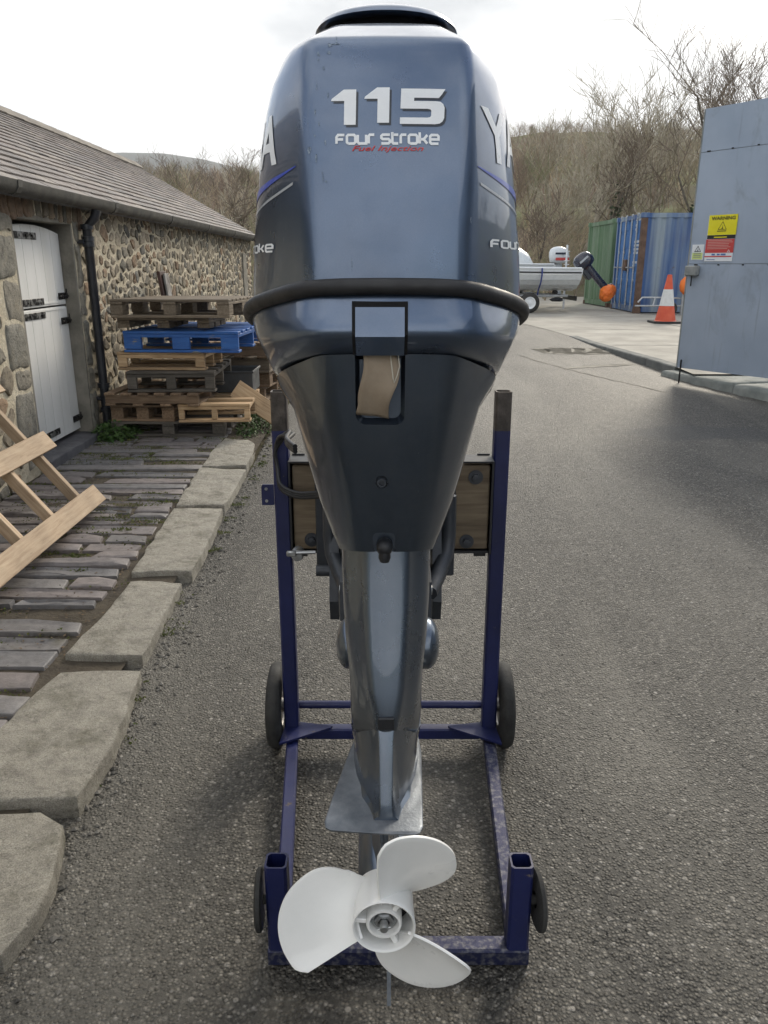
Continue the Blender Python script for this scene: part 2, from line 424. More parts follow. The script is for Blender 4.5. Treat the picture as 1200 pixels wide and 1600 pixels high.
# ---- pale patches of cement where the road meets the yard
def blob(cx, cy, rx, ry, zf, seed, rot=0, n=28, rough=.22):
    rr = random.Random(seed); ph = [rr.uniform(0, 6.28) for _ in range(4)]
    out = []
    for i in range(n):
        a = 2 * math.pi * i / n
        k = 1 + rough * (.5 * math.sin(2 * a + ph[0]) + .35 * math.sin(3 * a + ph[1]) + .3 * math.sin(5 * a + ph[2]) + .2 * math.sin(9 * a + ph[3]))
        x, y = rx * k * math.cos(a), ry * k * math.sin(a)
        x, y = x * math.cos(rot) - y * math.sin(rot), x * math.sin(rot) + y * math.cos(rot)
        out.append((cx + x, cy + y, zf(cy + y)))
    return out
M['cement'] = pm('pale cement patch', (.15, .14, .118), (.29, .27, .225), 3, .9, bmp=.35, bscale=50)
def strip_patch(pts, w, m, name='cement_patch', up=.004):
    e = MB(); vs = []
    for i, (x, y) in enumerate(pts):
        a = Vector(pts[max(i - 1, 0)]); b2 = Vector(pts[min(i + 1, len(pts) - 1)]); d = (b2 - a).normalized(); ww = w[i]
        vs += [(x - d.y * ww, y + d.x * ww, 0), (x + d.y * ww, y - d.x * ww, 0)]
    vs = [(x, y, gz(y) + up) for x, y, _ in vs]
    e.add(vs, [(2 * i, 2 * i + 1, 2 * i + 3, 2 * i + 2) for i in range(len(pts) - 1)])
    return tag(e.build(name, m, fixn=False), kind='structure')
_rp = random.Random(8)
strip_patch([(2.35 + i * .045, 12.15 + _rp.uniform(-.05, .05)) for i in range(24)], [min(1, i / 5, (23 - i) / 4 + .3) * _rp.uniform(.26, .42) + .02 for i in range(24)], M['cement'])
strip_patch([(2.35 + i * .045, 10.2 + .5 * (i / 24) ** .6 + _rp.uniform(-.02, .02)) for i in range(24)], [min(1, i / 9, (23 - i) / 5 + .3) * _rp.uniform(.05, .13) + .01 for i in range(24)], M['cement'])
strip_patch([(2.0 + .27 * (i / 8) + .02 * i * i / 20, 11.6 - i * .15 + _rp.uniform(-.04, .04)) for i in range(21)], [_rp.uniform(.004, .022) for i in range(21)], M['cement'])

# ---- pavement bed, kerb stones, slate setts
M['dirt'] = pm('dirt between the setts', (.045, .036, .026), (.085, .07, .048), 9, .95, bmp=.8, bscale=45, bdist=.02)
def pave_z(y): return gz(y) + .030
pav = sheet('pavement', frange(-2.6, -1.0, 9), [-8, -3, 0] + frange(1, 15, 40), lambda x, y: pave_z(y) + random.uniform(-.008, .008), M['dirt'])
def mat_granite():
    m, nt, b = nodes('granite kerb'); v = coords(nt, rnd=False)
    g = ramp(nt, noise(nt, v, 260, 4, .8), [(.32, (.20, .187, .16)), (.5, (.38, .357, .305)), (.68, (.53, .50, .435))])
    g = mixc(nt, .8, g, ramp(nt, noise(nt, v, 14, 8, .7), [(.3, .55), (.5, .95), (.7, 1.2)]), 'MULTIPLY')
    moss = ramp(nt, noise(nt, v, 6, 8, .7), [(.52, 0), (.70, .7)]); g = mixc(nt, moss, g, (.10, .098, .062))
    sp = ramp(nt, noise(nt, v, 90, 5, .75), [(.60, 0), (.70, .7)]); g = mixc(nt, sp, g, (.075, .07, .06))
    nt.links.new(g, b.inputs['Base Color']); P(b, Roughness=.9)
    nb = bump(nt, b, noise(nt, v, 60, 8, .75), 1.0, .02); bump(nt, b, noise(nt, v, 10, 5), .8, .04, nb); return m
M['granite'] = mat_granite()
def slab_piece(poly, z0f, z1f, rnd, edge=.012, jit=.006, sub=1):
    """irregular stone slab from a plan outline: rough rounded arris, slightly uneven top"""
    # subdivide and jitter the outline
    pts = []
    for i in range(len(poly)):
        a = Vector(poly[i]); b2 = Vector(poly[(i + 1) % len(poly)]); k = max(1, int((b2 - a).length / .05))
        for t in range(k): pts.append(a.lerp(b2, t / k))
    c = sum(pts, Vector((0, 0))) / len(pts); n = len(pts)
    J = [rnd.uniform(-1, 1) for _ in range(n)]; J = [(J[i - 1] + J[i] * 2 + J[(i + 1) % n]) / 4 for i in range(n)]
    out = [p + (p - c).normalized() * J[i] * jit * 2 for i, p in enumerate(pts)]
    def ring(ins, zf, jz=0): 
        L = []
        for p in out:
            d = (c - p); q = p + d.normalized() * min(ins, d.length * .8); L.append((q.x, q.y, zf(q.x, q.y) + rnd.uniform(-jz, jz)))
        return L
    def sc(k, zf, jz):
        return [(c.x + (p.x - c.x) * k, c.y + (p.y - c.y) * k, zf(0, c.y + (p.y - c.y) * k) + rnd.uniform(-jz, jz)) for p in out]
    rings = [ring(-.004, z0f), ring(0, lambda x, y: z1f(x, y) - edge * 1.3, .002), ring(edge * .45, lambda x, y: z1f(x, y) - edge * .35, .002), ring(edge * 1.6, z1f, .0015), sc(.72, z1f, .002), sc(.4, z1f, .002)]
    mb = MB(); vs = [p for r_ in rings for p in r_]; fs = []
    for i in range(len(rings) - 1):
        for j in range(n): fs.append((i * n + j, i * n + (j + 1) % n, (i + 1) * n + (j + 1) % n, (i + 1) * n + j))
    vs.append((c.x, c.y, z1f(c.x, c.y))); k = len(vs) - 1; o = (len(rings) - 1) * n
    for j in range(n): fs.append((o + j, o + (j + 1) % n, k))
    mb.add(vs, fs); return mb
kerb_polys = [
    [(-1.26, .55), (-.84, .6), (-.83, 1.28), (-1.27, 1.25)],
    [(-1.27, 1.29), (-.835, 1.33), (-.815, 1.45), (-.818, 1.55), (-.83, 1.65), (-.86, 1.74), (-.94, 1.785), (-1.26, 1.79)],
    [(-1.24, 1.815), (-.85, 1.825), (-.848, 1.98), (-.858, 2.29), (-.885, 2.50), (-.90, 2.575), (-1.19, 2.565), (-1.225, 2.3)],
    [(-1.225, 2.69), (-.925, 2.68), (-.925, 3.0), (-.94, 3.355), (-1.185, 3.385), (-1.20, 3.0)],
    [(-1.20, 3.44), (-.92, 3.47), (-.925, 3.9), (-.955, 4.44), (-1.25, 4.435), (-1.225, 3.9)],
    [(-1.245, 4.47), (-.955, 4.47), (-.945, 4.9), (-.955, 5.24), (-1.282, 5.29), (-1.27, 4.9)],
    [(-1.28, 5.33), (-.975, 5.36), (-.985, 5.7), (-1.01, 5.99), (-1.08, 6.12), (-1.28, 6.17), (-1.30, 5.8)],
    [(-1.32, 8.1), (-1.03, 8.1), (-1.03, 9.2), (-1.32, 9.2)], [(-1.32, 9.24), (-1.03, 9.24), (-1.04, 10.3), (-1.33, 10.3)],
    [(-1.34, 10.34), (-1.04, 10.34), (-1.05, 12.0), (-1.35, 12.0)], [(-1.35, 12.04), (-1.05, 12.04), (-1.06, 13.6), (-1.36, 13.6)]]
kerb = tag(bpy.data.objects.new('kerb', None), kind='structure'); COL.objects.link(kerb); kerb.location = (-1.1, 3, 0)
rk = random.Random(3)
for i, poly in enumerate(kerb_polys):
    poly = [(x * 1.016, y * 1.016) for x, y in poly]
    h = .056 + rk.uniform(-.006, .006); tl = rk.uniform(-.02, .02); cy = sum(p[1] for p in poly) / len(poly)
    slab_piece(poly, lambda x, y: gz(y) - .06, lambda x, y: gz(y) + h + (y - cy) * tl, rk, edge=.006, jit=.009).build('kerb_stone', M['granite'], kerb, smooth=50)

# slate setts laid across the pavement, one by one
M['slate_sett'] = attr_mat('slate sett', .55, 26, .5, .5, .006, tint=((.07, .065, .04), 5, .62, .8))
rs_ = random.Random(11)
y = .9; n_sett = 0
def kerb_in(y): return -1.238 - .008 * y if y < 7.6 else -1.36
while y < 7.9:
    w = rs_.uniform(.075, .145) if y > 2.7 else rs_.uniform(.11, .17)
    gap = rs_.uniform(.004, .016) + (.04 if rs_.random() < .05 else 0)
    cuts = [-2.4 + rs_.uniform(0, .03), kerb_in(y) - rs_.uniform(-.008, .02)]
    inner = sorted(rs_.uniform(-2.2, -1.42) for _ in range(rs_.choice([0, 1, 2, 2, 3])))
    xs = [cuts[0]] + [x for x in inner] + [cuts[1]]; sk = rs_.uniform(-.015, .015)
    for a, b2 in zip(xs, xs[1:]):
        if b2 - a < .14: continue
        if rs_.random() < .03: continue
        a2, b3 = a + .008, b2 - .012
        w2 = w * rs_.uniform(.8, 1.02); dy = rs_.uniform(0, .015); t0 = rs_.uniform(.7, 1.0)
        poly = [(a2, y + dy), ((a2 + b3) / 2, y + dy + rs_.uniform(-.01, .008)), (b3, y + dy + sk), (b3 + rs_.uniform(-.02, .01), y + dy + sk + w2 * t0), ((a2 + b3) / 2, y + dy + w2 * rs_.uniform(.9, 1.05)), (a2 + rs_.uniform(-.01, .03), y + dy + w2 * rs_.uniform(.75, 1.0))]
        hh = rs_.uniform(.012, .019); tx = rs_.uniform(-.008, .008); cx = (a2 + b3) / 2
        g_ = rs_.uniform(.88, 1.12); pur = rs_.choice([(.165, .150, .148), (.172, .152, .147), (.158, .150, .148), (.142, .138, .140)])
        mbp = slab_piece(poly, lambda x, y_: pave_z(y_) - .03, lambda x, y_: pave_z(y_) + hh + (x - cx) * tx, rs_, edge=.004, jit=.004)
        mbp.c = [tuple(v_ * g_ for v_ in pur)] * len(mbp.f)
        mbp.build('sett', M['slate_sett'], pav, smooth=45); n_sett += 1
    y += w + gap

# ---- hill, its wood, far mountain
def ridge(x): return 15.0 + 3.5 * sstep(-15, 25, x) + 1.2 * math.sin(x * .06)
def hill_z(x, y):
    side = 15 * sstep(42, 120, abs(x - 4)) * sstep(-140, -60, y)
    return max(hill_f(x, y), side + .1 if abs(x - 4) > 42 else -9)
def hill_f(x, y):
    r_ = ridge(x); k = .22 * sstep(33, 47, y) * (.25 + .75 * sstep(-6, 6, x)) + .78 * sstep(40, 135, y)
    return .2 + r_ * min(1, k) + .5 * math.sin(x * .21 + y * .13) * sstep(38, 60, y) - 6 * sstep(140, 260, y)
sheet('hill', frange(-170, 190, 61), frange(31, 260, 47), hill_z, M['grass_ground'])
for xs_ in (frange(44, 190, 20), frange(-170, -38, 20)): sheet('hill', xs_, frange(-150, 31, 24), hill_z, M['grass_ground'])
def mat_far():
    m, nt, b = nodes('far moor'); v = coords(nt, rnd=False)
    nt.links.new(ramp(nt, noise(nt, v, .006, 8, .6), [(.35, (.045, .05, .045)), (.6, (.085, .08, .06))]), b.inputs['Base Color']); P(b, Roughness=1.0); return m
M['far'] = mat_far()
def mount_z(x, y): return 184 * math.exp(-((x + 470) / 620) ** 2) * sstep(700, 1500, y) * (1 - .6 * sstep(1500, 2300, y)) + 6 * math.sin(x * .013) * sstep(800, 1500, y)
sheet('mountain', frange(-1900, 1500, 50), frange(650, 2300, 26), mount_z, M['far'])
# ================================================================== STONE BARN
WX = -2.40                      # outer face of the wall
BY0, BY1 = -2.0, 14.8           # barn length
EZ = 1.96                       # eaves
DY0, DY1, DZ1 = 5.34, 6.37, 1.80
barn = thing('stone_barn', 'long rubble stone barn with purple grey slate roof and white stable door', 'barn', (-4.4, 6.4, 0))
def mat_mortar():
    m, nt, b = nodes('lime mortar'); v = coords(nt, rnd=False)
    c = ramp(nt, noise(nt, v, 4, 8, .65), [(.3, (.46, .40, .29)), (.5, (.60, .53, .395)), (.72, (.69, .63, .50))])
    c = mixc(nt, .7, c, ramp(nt, noise(nt, v, 40, 6, .7), [(.3, .6), (.7, 1.2)]), 'MULTIPLY')
    nt.links.new(c, b.inputs['Base Color']); P(b, Roughness=.95)
    nb = bump(nt, b, noise(nt, v, 16, 6, .7), .8, .03); bump(nt, b, noise(nt, v, 90, 6, .7), .6, .008, nb); return m
M['mortar'] = mat_mortar()
M['stone'] = attr_mat('rubble stone', .85, 20, .75, .8, .014, tint=((.27, .24, .18), 9, .55, .75))
# core of the wall: mortar faces round the door opening, built as blocks that butt
mb = MB()
zb = -.1
def wblock(y0, y1, z0, z1, x0=-2.85, x1=WX): mb.box(((x0 + x1) / 2, (y0 + y1) / 2, (z0 + z1) / 2), (x1 - x0, y1 - y0, z1 - z0))
wblock(BY0, DY0, zb, EZ); wblock(DY1, BY1, zb, EZ); wblock(DY0, DY1, DZ1 + .03, EZ)
mb.box((-6.2, (BY0 + BY1) / 2, (EZ + zb) / 2), (.45, BY1 - BY0, EZ - zb))
for yy in (BY0 + .225, BY1 - .225):                       # gables
    poly = [(-2.86, zb), (-5.97, zb), (-5.97, EZ), (-4.42, 3.0), (-2.86, EZ)]
    mb.prism([(x, z) for x, z in poly], .44, Matrix.Translation((0, yy + .22, 0)) @ Matrix.Rotation(R(90), 4, 'X'))
wall = mb.build('wall', M['mortar'], barn)

# rubble stones: relaxed Voronoi cells on the face
rw = random.Random(21)
def voronoi_cells(pts, bx, wt=1.0):
    y0, y1, z0, z1 = bx; cell = .45; grid = {}
    for i, p in enumerate(pts): grid.setdefault((int(p[0] // cell), int(p[1] // cell)), []).append(i)
    out = []
    for i, p in enumerate(pts):
        poly = [(max(y0, p[0] - .4), max(z0, p[1] - .4)), (min(y1, p[0] + .4), max(z0, p[1] - .4)), (min(y1, p[0] + .4), min(z1, p[1] + .4)), (max(y0, p[0] - .4), min(z1, p[1] + .4))]
        gx, gy = int(p[0] // cell), int(p[1] // cell)
        for a in (-2, -1, 0, 1, 2):
            for b2 in (-2, -1, 0, 1, 2):
                for j in grid.get((gx + a, gy + b2), ()):
                    if j == i: continue
                    q = pts[j]; dx, dy = q[0] - p[0], q[1] - p[1]; d2 = dx * dx + dy * dy
                    if d2 > .64 or d2 == 0: continue
                    c = (q[0] ** 2 + q[1] ** 2 - p[0] ** 2 - p[1] ** 2) / 2
                    new = []
                    for k in range(len(poly)):
                        A, B = poly[k - 1], poly[k]; fa = A[0] * dx + A[1] * dy - c; fb = B[0] * dx + B[1] * dy - c
                        if (fa <= 0) != (fb <= 0):
                            t = fa / (fa - fb); new.append((A[0] + (B[0] - A[0]) * t, A[1] + (B[1] - A[1]) * t))
                        if fb <= 0: new.append(B)
                    poly = new
                    if len(poly) < 3: break
                if len(poly) < 3: break
            if len(poly) < 3: break
        out.append(poly)
    return out
pts = []
SX = 1.25                                                   # stones lie wider than tall
def dens(y): return .105 if y > 4.2 else .15
tries = 0
cellg = {}
while tries < 26000:
    tries += 1
    y_ = rw.uniform(2.6, BY1); z_ = rw.uniform(-.02, EZ); mind = rw.choice([.045, .06, .075, .09, .105, .13]) if y_ < 9 else rw.choice([.065, .08, .095, .12])
    k = (int(y_ / SX // .2), int(z_ // .2)); ok = True
    for a in (-1, 0, 1):
        for b2 in (-1, 0, 1):
            for q in cellg.get((k[0] + a, k[1] + b2), ()):
                if (q[0] - y_ / SX) ** 2 + (q[1] - z_) ** 2 < max(mind, q[2]) ** 2: ok = False; break
            if not ok: break
        if not ok: break
    if ok: cellg.setdefault(k, []).append((y_ / SX, z_, mind)); pts.append((y_ / SX, z_))
cells = voronoi_cells(pts, (2.6 / SX, BY1 / SX, -.05, EZ - .01))
palette = [(.22, .195, .15), (.26, .222, .165), (.31, .26, .19), (.17, .158, .13), (.23, .21, .17), (.33, .28, .21), (.20, .172, .13), (.36, .31, .235), (.27, .19, .125), (.15, .142, .125)]
def stone_mb(poly, col, proud, rnd, mort=.017, X=WX):
    cx = sum(p[0] for p in poly) / len(poly); cz = sum(p[1] for p in poly) / len(poly)
    # shrink by the mortar joint, round with two Chaikin cuts
    q = []
    for (a, b2) in poly:
        d = Vector((cx - a, cz - b2)); L = d.length; k = min(.62, (mort * 1.25) / max(L, 1e-4)) + rnd.uniform(-.08, .22); k = max(.06, k); q.append((a + d.x * k, b2 + d.y * k))
    # drop very short edges
    r_ = []
    for p in q:
        if not r_ or (Vector(p) - Vector(r_[-1])).length > .012: r_.append(p)
    if len(r_) < 3: return None
    for _ in range(1):
        s = []
        for i in range(len(r_)):
            A, B = r_[i], r_[(i + 1) % len(r_)]
            s += [(A[0] * .88 + B[0] * .12, A[1] * .88 + B[1] * .12), (A[0] * .12 + B[0] * .88, A[1] * .12 + B[1] * .88)]
        r_ = s
    s = []
    for i in range(len(r_)):
        A, B = r_[i], r_[(i + 1) % len(r_)]; d = math.hypot(B[0] - A[0], B[1] - A[1]); s.append(A)
        if d > .03: s.append(((A[0] + B[0]) / 2 + rnd.uniform(-.13, .13) * d, (A[1] + B[1]) / 2 + rnd.uniform(-.13, .13) * d))
    r_ = s
    n = len(r_)
    def ring(k, x, j): return [(x + rnd.uniform(-j, j), cy_ , cz_) for cy_, cz_ in [(cx + (a - cx) * k + rnd.uniform(-j, j), cz + (b2 - cz) * k + rnd.uniform(-j, j)) for a, b2 in r_]]
    rings = [ring(1.06, X - .012, 0), ring(1.0, X + proud * .45, .002), ring(.88, X + proud * .95, .005), ring(.5, X + proud * 1.0, .006)]
    vs = [p for L in rings for p in L]; fs = []
    for i in range(3):
        for j in range(n): fs.append((i * n + j, i * n + (j + 1) % n, (i + 1) * n + (j + 1) % n, (i + 1) * n + j))
    fs.append(tuple(3 * n + j for j in range(n)))
    m_ = MB(); m_.add(vs, fs, col); return m_
def pick_col(r): 
    c = r.choice(palette); g = r.uniform(.75, 1.35); return tuple(v * g for v in c)
stones = []
for p, poly in zip(pts, cells):
    if len(poly) < 3: continue
    poly = [(a * SX, b2) for a, b2 in poly]
    cy = sum(a for a, _ in poly) / len(poly); cz = sum(b2 for _, b2 in poly) / len(poly)
    if cz < gz(cy) + .02: continue
    if DY0 - .30 < cy < DY1 + .17 and cz < EZ: 
        if cz < DZ1 + .2: continue
    A = 0
    for i in range(len(poly)): A += poly[i - 1][0] * poly[i][1] - poly[i][0] * poly[i - 1][1]
    stones.append((abs(A) / 2 / max(cy, 3) ** 2, cy, poly))
# quoins either side of the door and the stones of its flat arch
def quad(y0, y1, z0, z1, s=.012): 
    return [(y0 + rw.uniform(-s, s), z0 + rw.uniform(-s, s)), ((y0 + y1) / 2, z0 + rw.uniform(-s, s)), (y1, z0 + rw.uniform(-s, s)), (y1 + rw.uniform(-s, s), (z0 + z1) / 2), (y1, z1 + rw.uniform(-s, s)), ((y0 + y1) / 2, z1 + rw.uniform(-s, s)), (y0 + rw.uniform(-s, s), z1 + rw.uniform(-s, s))]
z_ = .17
for i, h in enumerate((.20, .33, .14, .30, .26, .30, .14)):
    stones.append((9, DY0 - .15, quad(DY0 - (.30 if i % 2 else .22), DY0 - .004, z_, z_ + h))); z_ += h
    if i == 0: pass
z_ = .17
for h in (.35, .18, .4, .22, .36, .16):
    stones.append((9, DY1 + .07, quad(DY1 + .004, DY1 + rw.uniform(.09, .15), z_, z_ + h))); z_ += h
vo = []
y_ = DY0 - .22
while y_ < DY1 + .16:
    w = rw.uniform(.075, .12); lean = (y_ + w / 2 - (DY0 + DY1) / 2) * .25
    bow = .045 * (1 - ((y_ + w / 2 - (DY0 + DY1) / 2) / .6) ** 2)
    vo.append([(y_ - lean * .1, DZ1 - .03 + bow), (y_ + w - .006 - lean * .1, DZ1 - .03 + bow), (y_ + w - .006 + lean * .1, EZ - .01), (y_ + lean * .1, EZ - .01)]); y_ += w
for q in vo: stones.append((9, q[0][0], q))
stones.sort(key=lambda t: -t[0])
rest = MB()
ns = 0
for k, (a, cy, poly) in enumerate(stones):
    col = pick_col(rw)
    if poly in vo: col = rw.choice([(.22, .15, .10), (.17, .14, .105), (.15, .135, .11), (.25, .19, .13)])
    elif a == 9: col = tuple(v * .9 for v in rw.choice([(.25, .237, .20), (.28, .257, .21), (.22, .21, .18)]))
    s = stone_mb(poly, col, rw.uniform(.005, .016), rw, mort=.006 if a == 9 else rw.choice([.008, .011, .015, .022]))
    if s is None: continue
    if ns < 290: s.build('stone', M['stone'], wall, smooth=48); ns += 1
    else: rest.add(s.v, s.f, col)
tag(rest.build('stone_rubble', M['stone'], wall, smooth=48), kind='stuff')

# door reveals and threshold
M['limewash'] = pm('grey reveal render', (.16, .15, .125), (.27, .25, .21), 7, .9, bmp=.6, bscale=50)
mb = MB(); mb.box((-2.58, DY1 + .004 - .014, .985), (.36, .026, 1.63)); mb.box((-2.58, DY0 + .010, .985), (.36, .026, 1.63)); mb.box((-2.58, (DY0 + DY1) / 2, DZ1 + .014), (.36, DY1 - DY0 - .06, .03))
mb.build('reveal', M['limewash'], barn)
M['slate_dark'] = pm('slate step', (.07, .07, .078), (.12, .118, .125), 8, .6, bmp=.4, bscale=50)
slab_piece([(-2.75, DY0 + .03), (-2.33, DY0 - .03), (-2.32, DY1 + .04), (-2.75, DY1 - .03)], lambda x, y: .05, lambda x, y: .195, random.Random(5), edge=.012).build('threshold', M['slate_dark'], barn, smooth=45)

# white stable door: two leaves, hinges, bolts
M['white_door'] = pm('white door paint', (.70, .695, .66), (.80, .795, .77), 5, .5, bmp=.1, bscale=30, stretch=(1, 1, .25), coat=.1)
M['iron'] = pm('black iron', (.012, .012, .013), (.03, .028, .026), 30, .45, metal=.5, bmp=.2)
M['zinc'] = pm('worn hinge', (.015, .015, .016), (.30, .30, .29), 18, .4, metal=.7, bmp=.1, lo=.45, hi=.55)
DX = -2.505
def arch_z(y): return DZ1 - .022 - .05 * (2 * (y - (DY0 + DY1) / 2) / (DY1 - DY0)) ** 2
y0, y1 = DY0 + .03, DY1 - .033
def leaf(z0, z1f, name):
    e = MB(); k = 6; bw = (y1 - y0) / k
    root = None
    L = []
    outl = [(y0, z0)] + [(y1, z0)] + [(lerp(y1, y0, t / 10), z1f(lerp(y1, y0, t / 10))) for t in range(11)]
    e.prism(outl, .03, Matrix.Translation((DX - .03, 0, 0)) @ Matrix(((0, 0, 1, 0), (1, 0, 0, 0), (0, 1, 0, 0), (0, 0, 0, 1))))
    root = e.build(name, M['white_door'], barn)
    for i in range(k):                                    # each tongued board
        a, b2 = y0 + i * bw + .002, y0 + (i + 1) * bw - .002
        bb = MB(); ol = [(a, z0 + .005), (b2, z0 + .005), (b2, z1f(b2) - .004), (a, z1f(a) - .004)]
        bb.prism(ol, .009, Matrix.Translation((DX, 0, 0)) @ Matrix(((0, 0, 1, 0), (1, 0, 0, 0), (0, 1, 0, 0), (0, 0, 0, 1))))
        bb.build('plank', M['white_door'], root)
    return root
SPL = 1.205
low = leaf(.225, lambda y: SPL - .006, 'door_leaf'); upp = leaf(SPL + .006, arch_z, 'door_leaf')
tag(low, 'white lower leaf of the stable door'); tag(upp, 'white upper leaf of the stable door with arched head')
def strap(par, z, y_a=None, w=.56, m='zinc'):
    e = MB(); e.box((DX + .0125, y0 + w / 2 - .01, z), (.007, w, .048), bev=.002)
    for t in (.28, .38, .48): e.lathe([(.011, 0), (.009, .006), (0, .008)], 8, Matrix.Translation((DX + .016, y0 + t, z)) @ Matrix.Rotation(R(90), 4, 'Y'))
    e.tube([(DX + .016, y0 - .012, z - .035), (DX + .016, y0 - .012, z + .035)], .011, 8)
    e.build('hinge', M[m], par)
strap(low, .29); strap(low, 1.155); strap(upp, 1.25); strap(upp, 1.70)
def bolt_(par, z):
    e = MB(); e.box((DX + .0125, y1 - .075, z), (.007, .12, .05), bev=.002); e.tube([(DX + .028, y1 - .15, z), (DX + .028, y1 + .03, z)], .008, 8)
    for t in (-.11, -.04): e.box((DX + .026, y1 + t, z), (.024, .02, .034), bev=.003)
    e.tube([(DX + .03, y1 - .08, z), (DX + .055, y1 - .08, z + .03), (DX + .055, y1 - .08, z + .055)], .006, 6)
    e.box((DX + .018, y1 + .012, z), (.02, .03, .04), bev=.002); e.build('bolt', M['iron'], par)
bolt_(low, .32); bolt_(low, 1.09); bolt_(upp, 1.275)
for z in (SPL - .02, SPL + .03):                          # ledges across the leaves
    e = MB(); e.box((DX + .0115, (y0 + y1) / 2 + .06, z), (.006, (y1 - y0) * .78, .012)); e.build('ledge', M['white_door'], low if z < SPL else upp)

# bricked-up opening at the far end, pale dressed jamb
e = MB(); e.box((WX + .012, 14.0, 1.05), (.03, .34, 1.3), bev=.006); e.build('blocked_window', M['limewash'], barn)

# slate roof: deck under separate slates
RX, RZ = -4.42, 3.20; EX = -2.27; ez = EZ + .035
slope = Vector((RX - EX, 0, RZ - ez)); SL = slope.length; sd = slope.normalized(); snrm = Vector((-sd.z, 0, sd.x)); snrm = snrm if snrm.z > 0 else -snrm
M['slate'] = attr_mat('roof slate', .6, 14, .55, .5, .005, tint=((.17, .155, .13), 4, .55, .8))
mb = MB()
for sgn in (1,):
    a = Vector((EX, 0, ez)) - snrm * .05; b2 = Vector((RX, 0, RZ)) - snrm * .05
    mb.add([(a.x, BY0 - .1, a.z), (a.x, BY1 + .1, a.z), (b2.x, BY1 + .1, b2.z), (b2.x, BY0 - .1, b2.z), (a.x - .02, BY0 - .1, a.z - .04), (a.x - .02, BY1 + .1, a.z - .04), (b2.x, BY1 + .1, b2.z - .06), (b2.x, BY0 - .1, b2.z - .06)],
           [(0, 1, 2, 3), (7, 6, 5, 4), (0, 4, 5, 1), (1, 5, 6, 2), (2, 6, 7, 3), (3, 7, 4, 0)])
    fx = 2 * RX - a.x
    mb.add([(fx, BY0 - .1, a.z), (fx, BY1 + .1, a.z), (b2.x - .002, BY1 + .1, b2.z), (b2.x - .002, BY0 - .1, b2.z), (fx, BY0 - .1, a.z - .04), (fx, BY1 + .1, a.z - .04), (b2.x - .002, BY1 + .1, b2.z - .06), (b2.x - .002, BY0 - .1, b2.z - .06)],
           [(0, 1, 2, 3), (7, 6, 5, 4), (0, 4, 5, 1), (1, 5, 6, 2), (2, 6, 7, 3), (3, 7, 4, 0)])
roof = mb.build('roof', M['slate_dark'], barn)
rr = random.Random(4)
rows = 19; exp_ = (SL + .02) / rows
spal = [(.165, .142, .130), (.185, .158, .142), (.15, .134, .128), (.20, .175, .152), (.172, .143, .130), (.13, .118, .115)]
slist = []
for r_ in range(rows):
    w0 = .25 if r_ < 10 else .21; y_ = BY0 - .1 - (w0 / 2 if r_ % 2 else 0)
    while y_ < BY1 + .05:
        w = w0 * rr.uniform(.85, 1.12); y2 = min(y_ + w, BY1 + .12)
        slist.append((r_, y_, y2)); y_ = y2
slate_meshes = []
for k in range(8):
    e = MB(); c = spal[k % len(spal)]; g = rr.uniform(.8, 1.2); e.add(*[(vs, fs) for vs, fs in [box_geo((1, 1, 1), 0)]][0], col=tuple(v * g for v in c)); slate_meshes.append(e.mesh('slate', M['slate']))
slist.sort(key=lambda t: (abs(t[1] - 5.6) + t[0] * .02) if t[1] > 4.4 else 99)
rests = MB()
def slate_frame(r_, ya, yb, k):
    s0 = -.03 + r_ * exp_ + rr.uniform(-.008, .008); ln = exp_ * 1.75
    c = Vector((EX, (ya + yb) / 2, ez)) + sd * (s0 + ln / 2) + snrm * (-.006 + .010)
    th = rr.uniform(.007, .012)
    tilt = math.atan2(.011, exp_) + rr.uniform(-.01, .012)
    X = (sd * math.cos(tilt) - snrm * math.sin(tilt)); Z = X.cross(Vector((0, -1, 0))); Z = Z if Z.z > 0 else -Z
    Yv = Z.cross(X); tw = rr.uniform(-.012, .012); Yv = (Yv + X * tw).normalized(); X = Yv.cross(Z)
    Mx = Matrix((X * ln, Yv * (yb - ya - rr.uniform(.003, .008)), Z * th)).transposed().to_4x4(); Mx.translation = c
    return Mx
for k, (r_, ya, yb) in enumerate(slist):
    Mx = slate_frame(r_, ya, yb, k)
    if k < 290:
        o = put('slate', rr.choice(slate_meshes), roof, world_built=False); o.matrix_local = Mx
    else:
        vs, fs = box_geo((1, 1, 1), 0); g = rr.uniform(.75, 1.25); c = rr.choice(spal); rests.add([Mx @ Vector(p) for p in vs], fs, tuple(v * g for v in c))
tag(rests.build('slate_courses', M['slate'], roof, fixn=False), kind='stuff')
M['ridge'] = pm('ridge tile', (.13, .115, .10), (.24, .215, .18), 5, .8, bmp=.3)
y_ = BY0 - .1
while y_ < BY1 + .05:                                      # ridge tiles one by one
    e = MB(); w = .44
    prof = [(-.16, -.075), (-.02, .032), (.02, .032), (.16, -.075), (.15, -.09), (.02, .012), (-.02, .012), (-.15, -.09)]
    e.loft([[(RX + x, y_ + .004, RZ + .02 + z) for x, z in prof], [(RX + x, y_ + w - .004, RZ + .024 + z) for x, z in prof]]); e.build('ridge_tile', M['ridge'], roof); y_ += w
# verge mortar fillet at the far gable
e = MB(); A = Vector((EX - .02, BY1 + .06, ez - .03)); B = Vector((RX, BY1 + .06, RZ - .03)); e.tube([A, B], .04, 6); e.build('verge', M['ridge'], roof)
